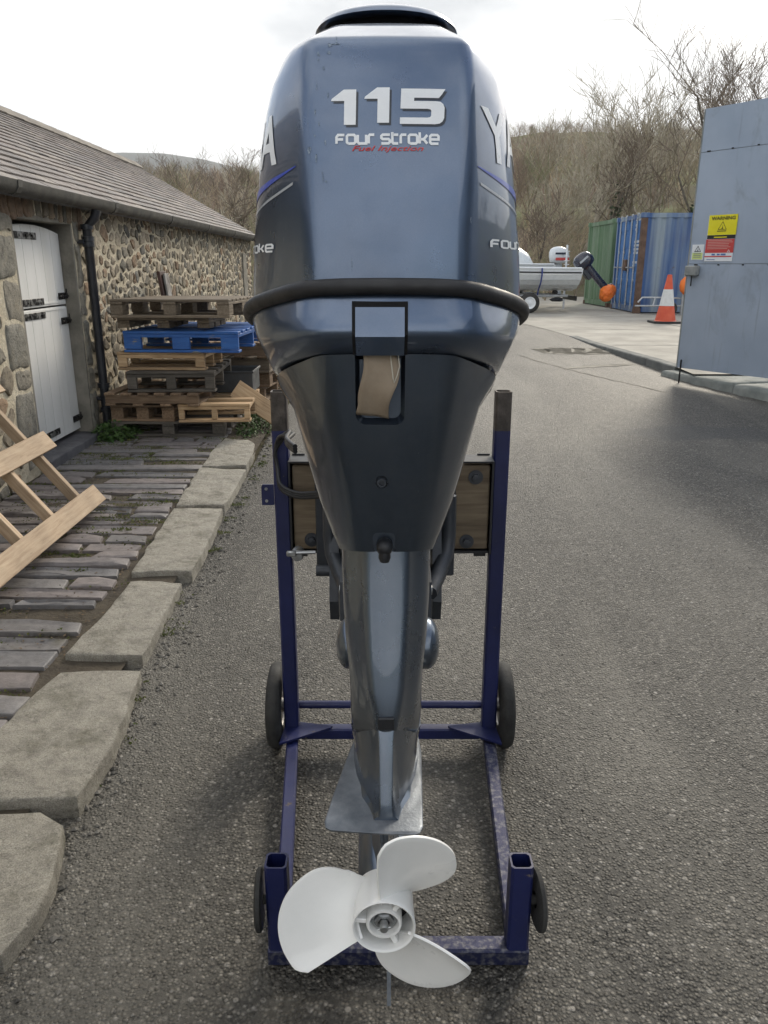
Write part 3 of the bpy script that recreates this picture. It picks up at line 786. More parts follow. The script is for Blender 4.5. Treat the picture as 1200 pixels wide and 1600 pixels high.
# gutter and downpipe
M['gutter'] = pm('cast gutter', (.035, .035, .032), (.085, .08, .068), 6, .6, bmp=.3)
M['pipe_paint'] = pm('black pipe paint', (.012, .014, .02), (.03, .033, .042), 10, .4, bmp=.15, coat=.2)
mb = MB(); gx = -2.245; gzz = EZ - .012
gzz += .008
prof = [(-.05, .045), (-.048, .0), (-.03, -.035), (0, -.05), (.03, -.035), (.048, 0), (.052, .045), (.044, .045), (.04, .0), (.024, -.03), (0, -.042), (-.024, -.03), (-.04, 0), (-.043, .045)]
prof = [(a * .86, b2 * .84) for a, b2 in prof]
yy = BY0 - .1
gut = None
while yy < BY1:
    y2 = min(yy + 1.8, BY1 + .1); e = MB()
    e.loft([[(gx + a, yy + .002, gzz + b2) for a, b2 in prof], [(gx + a, y2 - .002, gzz + b2) for a, b2 in prof]])
    o = e.build('gutter', M['gutter'], barn, smooth=40)
    c = MB(); k_ = 1.12; c.loft([[(gx + a * k_, y2 - .03, gzz + b2 * k_ - .003) for a, b2 in prof[:7]] + [(gx + .04, y2 - .03, gzz + .03), (gx - .04, y2 - .03, gzz + .03)], [(gx + a * k_, y2 + .03, gzz + b2 * k_ - .003) for a, b2 in prof[:7]] + [(gx + .04, y2 + .03, gzz + .03), (gx - .04, y2 + .03, gzz + .03)]])
    c.build('gutter_joint', M['gutter'], o); yy = y2
PY = 6.52
e = MB(); px = -2.335; e.tube([(gx, PY, gzz - .04), (gx - .02, PY, gzz - .10), (px, PY, gzz - .17), (px, PY, .20), (px + .03, PY, .12)], .036, 14)
pipe = e.build('downpipe', M['pipe_paint'], barn, smooth=50)
for z in (1.66, 1.70, 1.79, .35, .55):
    c = MB(); c.lathe([(.037, -.02), (.047, -.018), (.047, .018), (.037, .02)], 14, Matrix.Translation((px, PY, z))); c.build('pipe_collar', M['pipe_paint'], pipe, smooth=40)
for z in (1.68, .45):
    c = MB(); c.box((WX + .02, PY, z), (.06, .13, .03), bev=.004); c.build('pipe_bracket', M['pipe_paint'], pipe)

# ================================================================== PALLETS
M['wood_grey'] = wood('weathered pallet wood', (.11, .085, .06), (.19, .15, .105), (.26, .21, .155))
M['wood_brown'] = wood('brown pallet wood', (.15, .095, .055), (.25, .165, .10), (.34, .24, .15))
M['wood_pine'] = wood('fresh pine', (.32, .20, .105), (.47, .32, .18), (.56, .41, .25))
M['wood_pale'] = wood('pale sawn pine', (.36, .25, .155), (.50, .37, .245), (.58, .45, .31))
M['wood_dark'] = wood('damp grey wood', (.055, .048, .040), (.10, .088, .072), (.15, .13, .108))
def blue_paint():
    m, nt, b = nodes('worn blue pallet paint'); v = coords(nt, (1.5, 8, 8))
    c = ramp(nt, noise(nt, v, 3.5, 6), [(.3, (.015, .075, .27)), (.7, (.03, .13, .40))])
    w = ramp(nt, noise(nt, v, 5, 8, .7), [(.60, 0), (.68, 1)])
    nt.links.new(mixc(nt, w, c, (.22, .21, .17)), b.inputs['Base Color']); P(b, Roughness=.6); bump(nt, b, noise(nt, v, 12, 6), .3, .004); return m
M['wood_blue'] = blue_paint()
_bm = {}
def board(par, dims, m, loc, rot=(0, 0, 0), name='board', bev=.003):
    """a board: length along its own X, one object, mesh data shared by size"""
    key = (tuple(round(d, 3) for d in dims), m, name)
    if key not in _bm:
        e = MB(); e.box((0, 0, 0), dims, bev=bev); _bm[key] = e.mesh(name, M[m])
    return put(name, _bm[key], par, loc=loc, rot=rot, world_built=False)
def pallet(label, loc, rz, L=1.0, W=1.2, m='wood_grey', n_top=7, style='block', tilt=(0, 0), bw=.1, group='stacked pallets by the barn wall', H=.144, mt=None, bot=True, nb=3, bwid=.11):
    t = thing('pallet', label, 'pallet', loc, (R(tilt[0]), R(tilt[1]), R(rz)), group)
    th = .02; mt = mt or m
    if style == 'block':                   # deck boards run along X (seen lengthwise from the front), blocks and bottom boards
        ys = [(-W / 2 + bw / 2) + (W - bw) * i / (n_top - 1) for i in range(n_top)]
        for yy in ys: board(t, (L, bw, th), mt, (0, yy, H - th / 2))
        for xx in (-L / 2 + bw / 2, 0, L / 2 - bw / 2):
            board(t, (W, bw, th), m, (xx, 0, H - th * 1.5 - .0005), (0, 0, R(90)))
            for yy in (-W / 2 + .07, 0, W / 2 - .07): board(t, (.13, bw, H - th * 3 - .002), m, (xx, yy, (H - th) / 2 - .0005), (0, 0, R(90)), 'block')
        if bot:
            for yy in (-W / 2 + bw / 2, 0, W / 2 - bw / 2): board(t, (L, bw, th), m, (0, yy, th / 2))
    elif style == 'stringer':              # bearers run along X, deck boards along Y
        for yy in (-W / 2 + .03, 0, W / 2 - .03): board(t, (L, .045, H - 2 * th - .001), m, (0, yy, H / 2), name='bearer')
        for i in range(n_top): board(t, (W, bw, th), mt, ((-L / 2 + bw / 2) + (L - bw) * i / (n_top - 1), random.uniform(-.008, .008), H - th / 2), (0, 0, R(90)))
        if bot:
            for i in range(4): board(t, (W, bw, th), m, ((-L / 2 + bw / 2) + (L - bw) * i / 3, 0, th / 2), (0, 0, R(90)))
    elif style == 'perimeter':             # full side boards with fork slots
        ys = [(-W / 2 + bw / 2) + (W - bw) * i / (n_top - 1) for i in range(n_top)]
        for yy in ys: board(t, (L, bw, th), mt, (0, yy, H - th / 2))
        for yy in (-W / 2 + .02, 0, W / 2 - .02):
            board(t, (L - .002, .03, .028), m, (0, yy, H - th - .0145), name='bearer')
            for xx in ((-L / 2 + bwid / 2 + .003, 0, L / 2 - bwid / 2 - .003) if nb == 3 else (-L / 2 + bwid / 2 + .003, L / 2 - bwid / 2 - .003)): board(t, (bwid, .036, H - th * 2 - .032), m, (xx, yy, (H - th) / 2 - .006 + th / 2 - .005), name='block')
            board(t, (L, .1, th), m, (0, yy + (.03 if yy < -.1 else (-.03 if yy > .1 else 0)), th / 2))
        for xx in (-L / 2 + .015, L / 2 - .015):
            board(t, (W - .1, .024, .026), m, (xx, 0, H - th - .014), (0, 0, R(90)), 'bearer')
    return t
pz = gz(6.6) + .052
# from the ground up (x centre, y centre, z of underside)
pallet('lowest dark pallet lying flat at the foot of the stack', (-1.780, 6.720, pz - .012), 1, .92, .8, 'wood_dark', 6, 'block', H=.125)
pallet('brown pallet with three upright blocks at the left of the stack, second from ground', (-1.965, 6.600, pz + .114), -2, .52, .55, 'wood_brown', 4, 'block', H=.135)
pallet('open sided orange pine crate base low at the right of the stack', (-1.400, 6.690, pz + .114), 3, .58, .8, 'wood_pine', 4, 'perimeter', H=.15, nb=3, bwid=.045)
pallet('grey slatted pallet with board ends showing in the lower part of the stack', (-1.850, 6.650, pz + .252), -3, .76, .8, 'wood_brown', 6, 'stringer', H=.105, bw=.085)
pallet('dark grey wood pallet under the fresh pine one in the stack', (-1.725, 6.730, pz + .36), 2, .70, .9, 'wood_dark', 5, 'perimeter', H=.165, bwid=.075)
pallet('small fresh pine pallet directly beneath the blue pallet', (-1.780, 6.650, pz + .528), -2, .71, .62, 'wood_pine', 5, 'perimeter', H=.142, nb=2, bwid=.075)
pallet('bright blue painted pallet near the top of the stack', (-1.580, 6.860, pz + .671), -3.5, .93, 1.1, 'wood_blue', 7, 'perimeter', H=.165, bwid=.14)
pallet('narrow broken grey pallet lying on the blue one', (-1.740, 6.620, pz + .837), -4, .75, .5, 'wood_grey', 4, 'block', H=.10, bot=False)
pallet('topmost weathered grey pallet of the stack', (-1.640, 6.780, pz + .938), -3, .94, 1.05, 'wood_grey', 8, 'block', H=.14, tilt=(-.6, 0))
# second, lower pile behind, towards the road
pallet('brown pallet at the bottom of the low pile behind the blue pallet', (-1.52, 8.15, pz + .05), -8, .85, .95, 'wood_brown', 6, 'stringer', group='low pile of pallets behind the stack')
pallet('reddish pallet in the middle of the low pile behind the stack', (-1.50, 8.18, pz + .196), -5, .85, .95, 'wood_brown', 6, 'block', group='low pile of pallets behind the stack')
pallet('grey brown pallet on top of the low pile behind the stack', (-1.47, 8.12, pz + .342), -7, .85, .95, 'wood_grey', 6, 'stringer', group='low pile of pallets behind the stack')
pallet('upper brown slatted pallet tilted over the low pile', (-1.44, 8.05, pz + .49), -9, .8, .9, 'wood_brown', 6, 'stringer', group='low pile of pallets behind the stack')
# grey plastic crate between the piles
M['crate'] = pm('dark grey crate plastic', (.03, .033, .036), (.06, .065, .07), 8, .5, bmp=.1)
cr = thing('plastic_crate', 'dark grey plastic crate wedged between pine crate base and blue pallet', 'crate', (-1.32, 7.05, pz + .268))
for (c, d) in (((0, -.19, .09), (.34, .012, .18)), ((0, .19, .09), (.34, .012, .18)), ((-.165, 0, .09), (.012, .366, .18)), ((.165, 0, .09), (.012, .366, .18))):
    e = MB(); e.box(c, d, bev=.003); e.build('side', M['crate'], cr, world_built=False)
e = MB(); e.box((0, 0, .007), (.316, .366, .012)); e.build('base', M['crate'], cr, world_built=False)
e = MB(); e.tube([(-.176, -.2, .178), (.176, -.2, .178), (.176, .2, .178), (-.176, .2, .178), (-.176, -.2, .178)], .011, 6); e.build('rim', M['crate'], cr, world_built=False)
# leaning pine board
lb = board(None, (.46, .17, .024), 'wood_pine', (-1.10, 6.75, pz + .19), (R(62), R(36), R(4)), 'pine_board'); tag(lb, 'single pale pine board leaning askew at the right of the pallet stack', 'board')
# old panel leaning on the wall behind the stack
pn = thing('leaning_panel', 'old red brown panel with peeling white patch leaning on the barn wall', 'panel', (-2.2, 8.3, pz))
M['panel_brown'] = pm('red brown panel', (.045, .022, .018), (.10, .05, .04), 6, .6, bmp=.2)
M['panel_pale'] = pm('pale peeling face', (.30, .29, .27), (.12, .10, .09), 5, .7, bmp=.2, lo=.42, hi=.6)
e = MB(); e.box((0, 0, .64), (.03, .22, 1.28), Matrix.Rotation(R(-6), 3, 'Y'), bev=.004); e.build('panel', M['panel_brown'], pn, world_built=False)
e = MB(); e.box((.035, .02, .66), (.022, .15, 1.2), Matrix.Rotation(R(-6), 3, 'Y'), bev=.004); e.build('face', M['panel_pale'], pn, world_built=False)

# ---- open timber frame leaning against the wall in the foreground
fr = thing('timber_frame', 'open pale pine pallet frame leaning against the barn wall in front of the door', 'pallet', (-1.745, 3.7, gz(3.7) + .075))
lean = R(52)                                              # angle from ground, going up towards the wall
dl = Vector((-math.cos(lean), 0, math.sin(lean)))
nn_ = Vector((math.sin(lean), 0, math.cos(lean)))
def fb(s, yc, ln, wd, th, up, along, name='board', m='wood_pale'):
    """board on the leaning plane: s distance up the slope, yc along the wall, up = layer"""
    p = dl * s + nn_ * up + Vector((0, yc, 0))
    if along == 'y': X, Y_, Z = Vector((0, 1, 0)), dl, nn_
    else: X, Y_, Z = dl, Vector((0, -1, 0)), nn_
    if X.cross(Y_).dot(Z) < 0: Y_ = -Y_
    Mx = Matrix((X, Y_, Z)).transposed().to_4x4(); Mx.translation = p
    o = board(fr, (ln, wd, th), m, (0, 0, 0), name=name, bev=.0025); o.matrix_local = Mx; return o
for s in (.055, .47, .885): fb(s, -.02, 1.68, .115, .026, .073, 'y')
for yc in (.64, .27, -.10, -.47, -.78): fb(.47, yc, .95, .038, .058, .03, 's', 'bearer')
# ================================================================== MOTOR STAND
SXC = .02                                                   # stand centre
stand = thing('motor_stand', 'navy blue welded steel stand on wheels carrying the outboard motor', 'stand', (SXC, 1.8, 0))
def sqtube(mb, a, b2, w, wall=.004, up=Vector((0, 1, 0)), open_top=False):
    """square tube from a to b2; open_top leaves a real hollow end at b2"""
    a, b2 = Vector(a), Vector(b2); t = (b2 - a).normalized(); u = up - t * up.dot(t); u.normalize(); v = t.cross(u); h = w / 2; r_ = w * .12
    def loop(p, hh, rr_):
        pts = []
        for sx, sy, order in ((1, 1, 0), (-1, 1, 1), (-1, -1, 0), (1, -1, 1)):
            c1 = (sx * hh, sy * (hh - rr_)); c2 = (sx * (hh - rr_), sy * hh)
            pts += [c1, c2] if order == 0 else [c2, c1]
        return [p + u * x + v * y for x, y in pts]
    loops = [loop(a, h, r_), loop(b2, h, r_)]
    if open_top:
        loops += [loop(b2, h - wall, r_), loop(b2 - t * .12, h - wall, r_)]
    mb.loft(loops, cap0=True, cap1=True); return mb
PX0, PX1, PYp, PT = SXC - .315, SXC + .315, 2.19, 1.165
TW = .045
for x in (PX0, PX1):
    e = MB(); sqtube(e, (x, PYp, .045), (x, PYp, PT - .11), TW); p = e.build('post', M['stand'], stand)
    e = MB(); sqtube(e, (x, PYp, PT - .11), (x, PYp, PT), TW, open_top=True); e.build('post_top', M['stand_bare'], p)
# base rails, rear and front bars, stubs
FX0, FX1, FY = SXC + .012 - .265, SXC + .012 + .265, 1.385
for x0, x1, mm in ((PX0, FX0, 'stand'), (PX1, FX1, 'stand_worn')):
    e = MB(); sqtube(e, (x0, PYp + .02, .068), (x1, FY + .022, .026), .036, up=Vector((1, 0, 0))); e.build('base_rail', M[mm], stand)
e = MB(); sqtube(e, (PX0 + .03, PYp, .066), (PX1 - .03, PYp, .066), .038, up=Vector((0, 0, 1))); e.build('cross_bar', M['stand'], stand)
e = MB(); sqtube(e, (FX0 - .026, FY, .024), (FX1 + .026, FY, .024), .046, up=Vector((0, 0, 1))); e.build('cross_bar', M['stand_worn'], stand)
for s, x in ((-1, FX0), (1, FX1)):
    e = MB(); sqtube(e, (x, FY, .048), (x, FY, .272), .048, open_top=True); st = e.build('front_stub', M['stand'], stand)
    # edge of the cut tube, bare metal
    w = MB(); w.lathe([(.018, -.006), (.058, -.008), (.066, -.004), (.066, .004), (.058, .008), (.018, .006)], 28, Matrix.Translation((x + s * .040, FY - .005, .172)) @ Matrix.Rotation(R(4), 4, 'Z') @ Matrix.Rotation(R(90), 4, 'Y'))
    w.tube([(x + s * .02, FY - .005, .172), (x + s * .052, FY - .005, .172)], .010, 10)
    wo = w.build('front_wheel', M['tyre'], stand, smooth=40)
    d = MB(); d.lathe([(.012, .0085), (.050, .0090), (.057, .0080)], 28, Matrix.Translation((x + s * .040, FY - .005, .172)) @ Matrix.Rotation(R(4), 4, 'Z') @ Matrix.Rotation(R(90 * 1), 4, 'Y')); d.build('rim', M['steel'], wo, smooth=40)
# gusset plates
for s, x in ((1, PX0), (-1, PX1)):
    e = MB(); e.prism([(x - s * .028, PYp - .11), (x - s * .02, PYp + .02), (x + s * .13, PYp - .012), (x + s * .125, PYp - .022)], .007, Matrix.Translation((0, 0, .0885))); e.build('gusset', M['stand'], stand)
# axle and rear wheels
AXZ, AXY = .138, 2.235
e = MB(); e.tube([(PX0 - .075, AXY, AXZ), (PX1 + .075, AXY, AXZ)], .013, 12); e.build('axle', M['stand'], stand, smooth=40)
for s, x in ((-1, PX0 - .052), (1, PX1 + .052)):
    Mx = Matrix.Translation((x, AXY, AXZ)) @ Matrix.Rotation(R(90), 4, 'Y')
    w = MB(); w.lathe([(.070, -.022), (.110, -.024), (.130, -.020), (.137, -.010), (.138, 0), (.137, .010), (.130, .020), (.110, .024), (.070, .022), (.070, -.022)], 40, Mx)
    wo = w.build('tyre', M['tyre'], stand, smooth=50)
    h = MB(); h.lathe([(.012, -.026), (.022, -.026), (.024, -.014), (.069, -.012), (.071, -.02), (.071, .02), (.069, .012), (.024, .014), (.022, .026), (.012, .026)], 28, Mx); h.build('wheel_hub', M['steel'], wo, smooth=40)
# angle irons holding the transom board
BZ0, BZ1 = .708, .965
for s, x in ((1, PX0), (-1, PX1)):
    xi = x + s * (TW / 2 + .002)
    e = MB(); e.box((xi + s * .003, PYp - .018, (BZ0 + BZ1) / 2), (.006, .085, BZ1 - BZ0 + .02)); e.box((xi + s * .022, PYp + .022, (BZ0 + BZ1) / 2 - .015), (.036, .006, BZ1 - BZ0 + .06)); e.build('angle_iron', M['plastic_black'], stand)
    e = MB(); e.box((xi + s * .046, PYp - .015, BZ1 + .008), (.085, .085, .005)); e.build('clip', M['plastic_black'], stand)
# transom board of three plies standing on edge
M['ply'] = wood('weathered plywood', (.085, .062, .040), (.15, .115, .075), (.21, .165, .11), grain=.7)
M['ply_edge'] = wood('board edge', (.25, .18, .11), (.36, .27, .17), (.43, .33, .22))
tb = None
for i, yb in enumerate((PYp - .0385, PYp - .0165, PYp + .0055)):
    o = board(None, (PX1 - PX0 - TW - .024, .0205, BZ1 - BZ0 - .006 + .004 * i), 'ply' if i == 0 else 'ply_edge', (SXC, yb, (BZ0 + BZ1) / 2), name='transom_board')
    o.parent = stand; o.matrix_parent_inverse = Matrix.Translation(-Vector(stand.location))
e = MB(); e.box((SXC, PYp - .01, BZ0 - .008), (PX1 - PX0 - TW - .006, .07, .008)); e.build('board_ledge', M['plastic_black'], stand)
for (bx, bz) in ((PX1 - .075, .928), (PX1 - .095, .735), (PX0 + .085, .74)):
    e = MB(); Mx = Matrix.Translation((bx, PYp - .050, bz)) @ Matrix.Rotation(R(90), 4, 'X'); e.lathe([(0, .002), (.021, .002), (.021, 0), (.021, -.004)], 16, Mx); e.lathe([(0, .014), (.011, .013), (.012, .002)], 6, Mx); e.build('coach_bolt', M['bracket'], stand)
# small blue lug on the left post, weld beads
e = MB(); e.prism([(PX0 - .060, .835), (PX0 - .024, .835), (PX0 - .024, .897), (PX0 - .056, .897), (PX0 - .060, .890)], .006, Matrix.Translation((0, PYp - .01, 0)) @ Matrix.Rotation(R(90), 4, 'X')); lug = e.build('lug', M['stand'], stand)
for z in (.848, .884):
    h = MB(); h.lathe([(0, .0015), (.0045, .0015), (.0045, 0)], 10, Matrix.Translation((PX0 - .046, PYp - .0165, z)) @ Matrix.Rotation(R(90), 4, 'X')); h.build('screw', M['alloy'], lug)

# ================================================================== OUTBOARD MOTOR
MXC = .004
motor = thing('outboard_motor', 'large blue grey four stroke outboard motor with white propeller hung on the stand', 'outboard motor', (MXC, 1.7, 0))
def bez(p0, p1, p2, p3, n):
    out = []
    for i in range(n):
        t = i / n; u = 1 - t
        out.append((u**3 * p0[0] + 3 * u * u * t * p1[0] + 3 * u * t * t * p2[0] + t**3 * p3[0], u**3 * p0[1] + 3 * u * u * t * p1[1] + 3 * u * t * t * p2[1] + t**3 * p3[1]))
    return out
def half(yr, wb, db, wm, ym, yf, ca=38, k=.55, rd=.004):
    """half plan outline from the rear centre to the front centre (x >= 0)"""
    e_ = max(.3, 1 - rd / wb)
    pts = [(wb * t * e_, yr + db * (t * e_) ** 2) for t in (0, .25, .5, .72, .88, .96)]
    c = (wb, yr + db); a = R(ca); p0 = (wb * e_, yr + db * e_ * e_); p3 = (c[0] + math.cos(a) * rd, c[1] + math.sin(a) * rd)
    L = math.hypot(wm - p3[0], ym - p3[1])
    pts += bez(p0, (lerp(p0[0], c[0], .7), lerp(p0[1], c[1], .7)), (lerp(p3[0], c[0], .7), lerp(p3[1], c[1], .7)), p3, 5)
    pts += bez(p3, (p3[0] + math.cos(a) * L * .4, p3[1] + math.sin(a) * L * .4), (wm, ym - L * k), (wm, ym), 16)
    pts += bez((wm, ym), (wm, ym + (yf - ym) * .62), (wm * .62, yf), (0, yf), 14)
    return pts + [(0, yf)]
def ring(yr, wb, db, wm, ym, yf, zr, zs, zf=None, ca=38, k=.45, rd=.004):
    """closed loop; zr at the rear, zs at the sides, zf at the front"""
    H = half(yr, wb, db, wm, ym, yf, ca, k, rd); zf = zs if zf is None else zf
    def z(y):
        if y <= ym: return lerp(zr, zs, min(1, (y - yr) / max(1e-6, ym - yr)))
        return lerp(zs, zf, (y - ym) / max(1e-6, yf - ym))
    R_ = [(MXC + x, y, z(y)) for x, y in H]; L_ = [(MXC - x, y, z(y)) for x, y in H[1:-1]]
    return R_ + L_[::-1]
YF = 1.86
up_tab = [  # yr, wb, wm, zr, zs
    (1.205, .119, .241, 1.478, 1.416), (1.206, .119, .2405, 1.50, 1.447), (1.210, .119, .236, 1.55, 1.505), (1.217, .121, .225, 1.615, 1.592), (1.226, .121, .2155, 1.675, 1.66),
    (1.238, .120, .204, 1.735, 1.7246), (1.247, .120, .193, 1.770, 1.768), (1.255, .118, .176, 1.792, 1.798), (1.259, .116, .167, 1.802, 1.811), (1.262, .113, .159, 1.8075, 1.820), (1.266, .110, .154, 1.8115, 1.825), (1.275, .106, .149, 1.8155, 1.831), (1.300, .098, .138, 1.8265, 1.842), (1.330, .086, .126, 1.8395, 1.853), (1.36, .078, .117, 1.8525, 1.862), (1.40, .068, .107, 1.862, 1.870), (1.44, .055, .095, 1.867, 1.874)]
loops = [ring(yr, wb, .010, wm, 1.50, YF - max(0, zs - 1.75) * .8, zr, zs, None, 54 + 8 * sstep(1.7, 1.83, zs), .45, .016) for yr, wb, wm, zr, zs in up_tab]
mb = MB(); mb.loft(loops, cap0=True, cap1=True)
cowl_me = mb.mesh('upper_cowl', M['paint'], 60); cowl = put('upper_cowl', cowl_me, motor)
cowl_bvh = BVHTree.FromPolygons([v.co.copy() for v in cowl_me.vertices], [tuple(p.vertices) for p in cowl_me.polygons])
# air intake: dark throat and the lid over it
mb = MB(); mb.loft([ring(1.462, .03, .002, .104, 1.64, 1.78, 1.845, 1.850, None, 18), ring(1.460, .03, .002, .108, 1.64, 1.78, 1.892, 1.885, None, 18)]); mb.build('intake_throat', M['void'], motor)
lid_tab = [(1.455, .080, .112, 1.888, 1.880), (1.432, .083, .126, 1.8855, 1.870), (1.426, .083, .1275, 1.8885, 1.873), (1.430, .080, .125, 1.8945, 1.880), (1.45, .072, .116, 1.903, 1.891), (1.49, .058, .098, 1.9155, 1.908), (1.54, .04, .070, 1.928, 1.923), (1.60, .018, .03, 1.937, 1.936)]
mb = MB(); mb.loft([ring(yr, wb * .35, .002, wm, 1.66, 1.84 - max(0, zr - 1.89) * 3, zr, zs, None, 16, .45, .01) for yr, wb, wm, zr, zs in lid_tab]); mb.build('intake_lid', M['paint'], motor, smooth=60)
# rubber trim between the cowls
mb = MB()
tr = ring(1.199, .121, .011, .2485, 1.50, YF + .006, 1.471, 1.405, None, 52, .45, .05); n_ = len(tr); vs = []; fs = []
for i, p in enumerate(tr):
    p = Vector(p); t = (Vector(tr[(i + 1) % n_]) - Vector(tr[i - 1])).normalized(); o_ = t.cross(Vector((0, 0, 1))).normalized(); u = o_.cross(t).normalized()
    if (p - Vector((MXC, 1.5, p.z))).dot(o_) < 0: o_ = -o_
    if u.z < 0: u = -u
    for j in range(10):
        a = 2 * math.pi * j / 10; vs.append(p + o_ * math.cos(a) * .0105 + u * math.sin(a) * .0125)
for i in range(n_):
    for j in range(10): fs.append((i * 10 + j, i * 10 + (j + 1) % 10, ((i + 1) % n_) * 10 + (j + 1) % 10, ((i + 1) % n_) * 10 + j))
mb.add(vs, fs); mb.build('cowl_trim', M['rubber'], motor, smooth=180)
# lower cowl
lo_tab = [(1.208, .120, .242, 1.468, 1.400), (1.203, .122, .241, 1.456, 1.390), (1.193, .125, .236, 1.432, 1.372), (1.185, .128, .227, 1.412, 1.358), (1.184, .128, .222, 1.404, 1.350), (1.187, .127, .217, 1.397, 1.338), (1.201, .124, .208, 1.383, 1.315), (1.216, .120, .2005, 1.3725, 1.292), (1.23, .116, .192, 1.368, 1.285)]
mb = MB(); mb.loft([ring(yr, wb, .012, wm, 1.49, YF - .03, zr, zs, None, 50, .45, .034) for yr, wb, wm, zr, zs in lo_tab], cap0=True, cap1=True)
lower = mb.build('lower_cowl', M['paint'], motor, smooth=60)
# rear apron: the tapering dark cover, with a real recess under the latch
ap_tab = [(1.219, .106, .1985, 1.3705, 1.290, 1.45, 1.80), (1.2215, .105, .193, 1.352, 1.277, 1.45, 1.80), (1.228, .100, .168, 1.30, 1.243, 1.44, 1.78), (1.246, .089, .1505, 1.22, 1.177, 1.43, 1.74), (1.262, .079, .136, 1.16, 1.12, 1.42, 1.70), (1.276, .072, .1235, 1.11, 1.078, 1.41, 1.67), (1.294, .064, .102, 1.048, 1.02, 1.40, 1.64), (1.304, .060, .088, 1.014, .992, 1.39, 1.62)]
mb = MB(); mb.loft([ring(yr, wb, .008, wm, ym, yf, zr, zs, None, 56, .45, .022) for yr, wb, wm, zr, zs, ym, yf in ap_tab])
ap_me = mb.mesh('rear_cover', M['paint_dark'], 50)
def boolean_cut(me, cutters):
    o = bpy.data.objects.new('tmp', me); COL.objects.link(o); cs = []
    for c in cutters:
        co = bpy.data.objects.new('tmpc', c); COL.objects.link(co); cs.append(co)
        md = o.modifiers.new('b', 'BOOLEAN'); md.operation = 'DIFFERENCE'; md.solver = 'EXACT'; md.object = co
    dg = bpy.context.evaluated_depsgraph_get(); dg.update()
    out = bpy.data.meshes.new_from_object(o.evaluated_get(dg)); out.name = me.name
    for x in cs + [o]: bpy.data.objects.remove(x)
    out.polygons.foreach_set('use_smooth', [True] * len(out.polygons)); out.set_sharp_from_angle(angle=R(42))
    return out
def rrect(cx, cz, w, h, r_, n=6, top=True):
    pts = []
    for (sx, sz, a0) in ((1, 1, 0), (-1, 1, 90), (-1, -1, 180), (1, -1, 270)):
        for i in range(n + 1):
            a = R(a0 + 90 * i / n); pts.append((cx + sx * (w / 2 - r_) + r_ * math.cos(a), cz + sz * (h / 2 - r_) + r_ * math.sin(a)))
    return pts
YZ = Matrix(((1, 0, 0, 0), (0, 0, -1, 0), (0, 1, 0, 0), (0, 0, 0, 1)))      # local xy -> world xz, extruding towards -y
LX = MXC - .010
c1 = MB(); pl0 = rrect(LX, 1.330, .078, .150, .015); pl1 = rrect(LX, 1.332, .066, .136, .012)
c1.loft([[(x, 1.15, z) for x, z in pl0], [(x, 1.236, z) for x, z in pl0], [(x, 1.256, z) for x, z in pl1]])
c2 = MB(); c2.tube([(MXC - .008, 1.20, 1.1535), (MXC - .008, 1.272, 1.1535)], .0115, 20)
c3 = MB(); pl = rrect(MXC - .004, 1.032, .040, .044, .010); c3.loft([[(x, 1.20, z) for x, z in pl], [(x, 1.312, z) for x, z in pl]])
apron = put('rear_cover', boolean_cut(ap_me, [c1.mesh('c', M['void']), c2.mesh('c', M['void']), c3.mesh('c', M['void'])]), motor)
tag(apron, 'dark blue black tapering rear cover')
# latch flap with its dark shadow gap
e = MB(); e.loft([[(x, y, z) for x, z in rrect(LX, zc, w, h, .004)] for y, zc, w, h in ((1.30, 1.405, .082, .080), (1.1815, 1.405, .082, .080))]); 
gap = None
prof = [(1.2045, 1.4435), (1.1895, 1.4415), (1.1800, 1.4065), (1.1785, 1.3995), (1.2085, 1.3690), (1.225, 1.3690), (1.24, 1.40), (1.225, 1.4435)]
e = MB(); e.loft([[(LX + s, y, z) for y, z in prof] for s in (-.0365, -.0345, .0345, .0365)])
latch = e.build('latch', M['paint'], motor, smooth=35)
e = MB(); pf2 = [(1.2065, 1.4505), (1.1925, 1.4475), (1.1835, 1.4065), (1.1822, 1.4015), (1.2105, 1.3700), (1.23, 1.3700), (1.24, 1.4505)]
e.loft([[(LX + s, y, z) for y, z in pf2] for s in (-.0415, .0415)]); e.build('latch_gap', M['void'], latch)
# things on the apron
e = MB(); Mx = Matrix.Translation((MXC - .008, 1.2635, 1.1535)) @ Matrix.Rotation(R(90), 4, 'X'); e.lathe([(0, .004), (.0035, .004), (.0040, .007), (.0075, .007), (.0085, .004), (.0095, .001), (.0095, -.005)], 20, Mx); e.build('cover_bolt', M['bracket'], apron, smooth=40)
e = MB(); e.lathe([(0, -.018), (.008, -.0175), (.013, -.012), (.0148, -.002), (.0135, .008), (.010, .013), (.008, .030)], 18, Matrix.Translation((MXC - .003, 1.300, 1.026)) @ Matrix.Rotation(R(-75), 4, 'X')); e.lathe([(0, -.013), (.0085, -.012), (.011, -.004), (.010, .006), (0, .01)], 16, Matrix.Translation((MXC - .003, 1.293, 1.012)))
e.build('water_outlet', M['plastic_black'], apron, smooth=60)
# small lug inside the recess
e = MB(); e.box((LX - .018, 1.247, 1.352), (.012, .012, .03), bev=.003); e.build('recess_catch', M['paint'], apron)
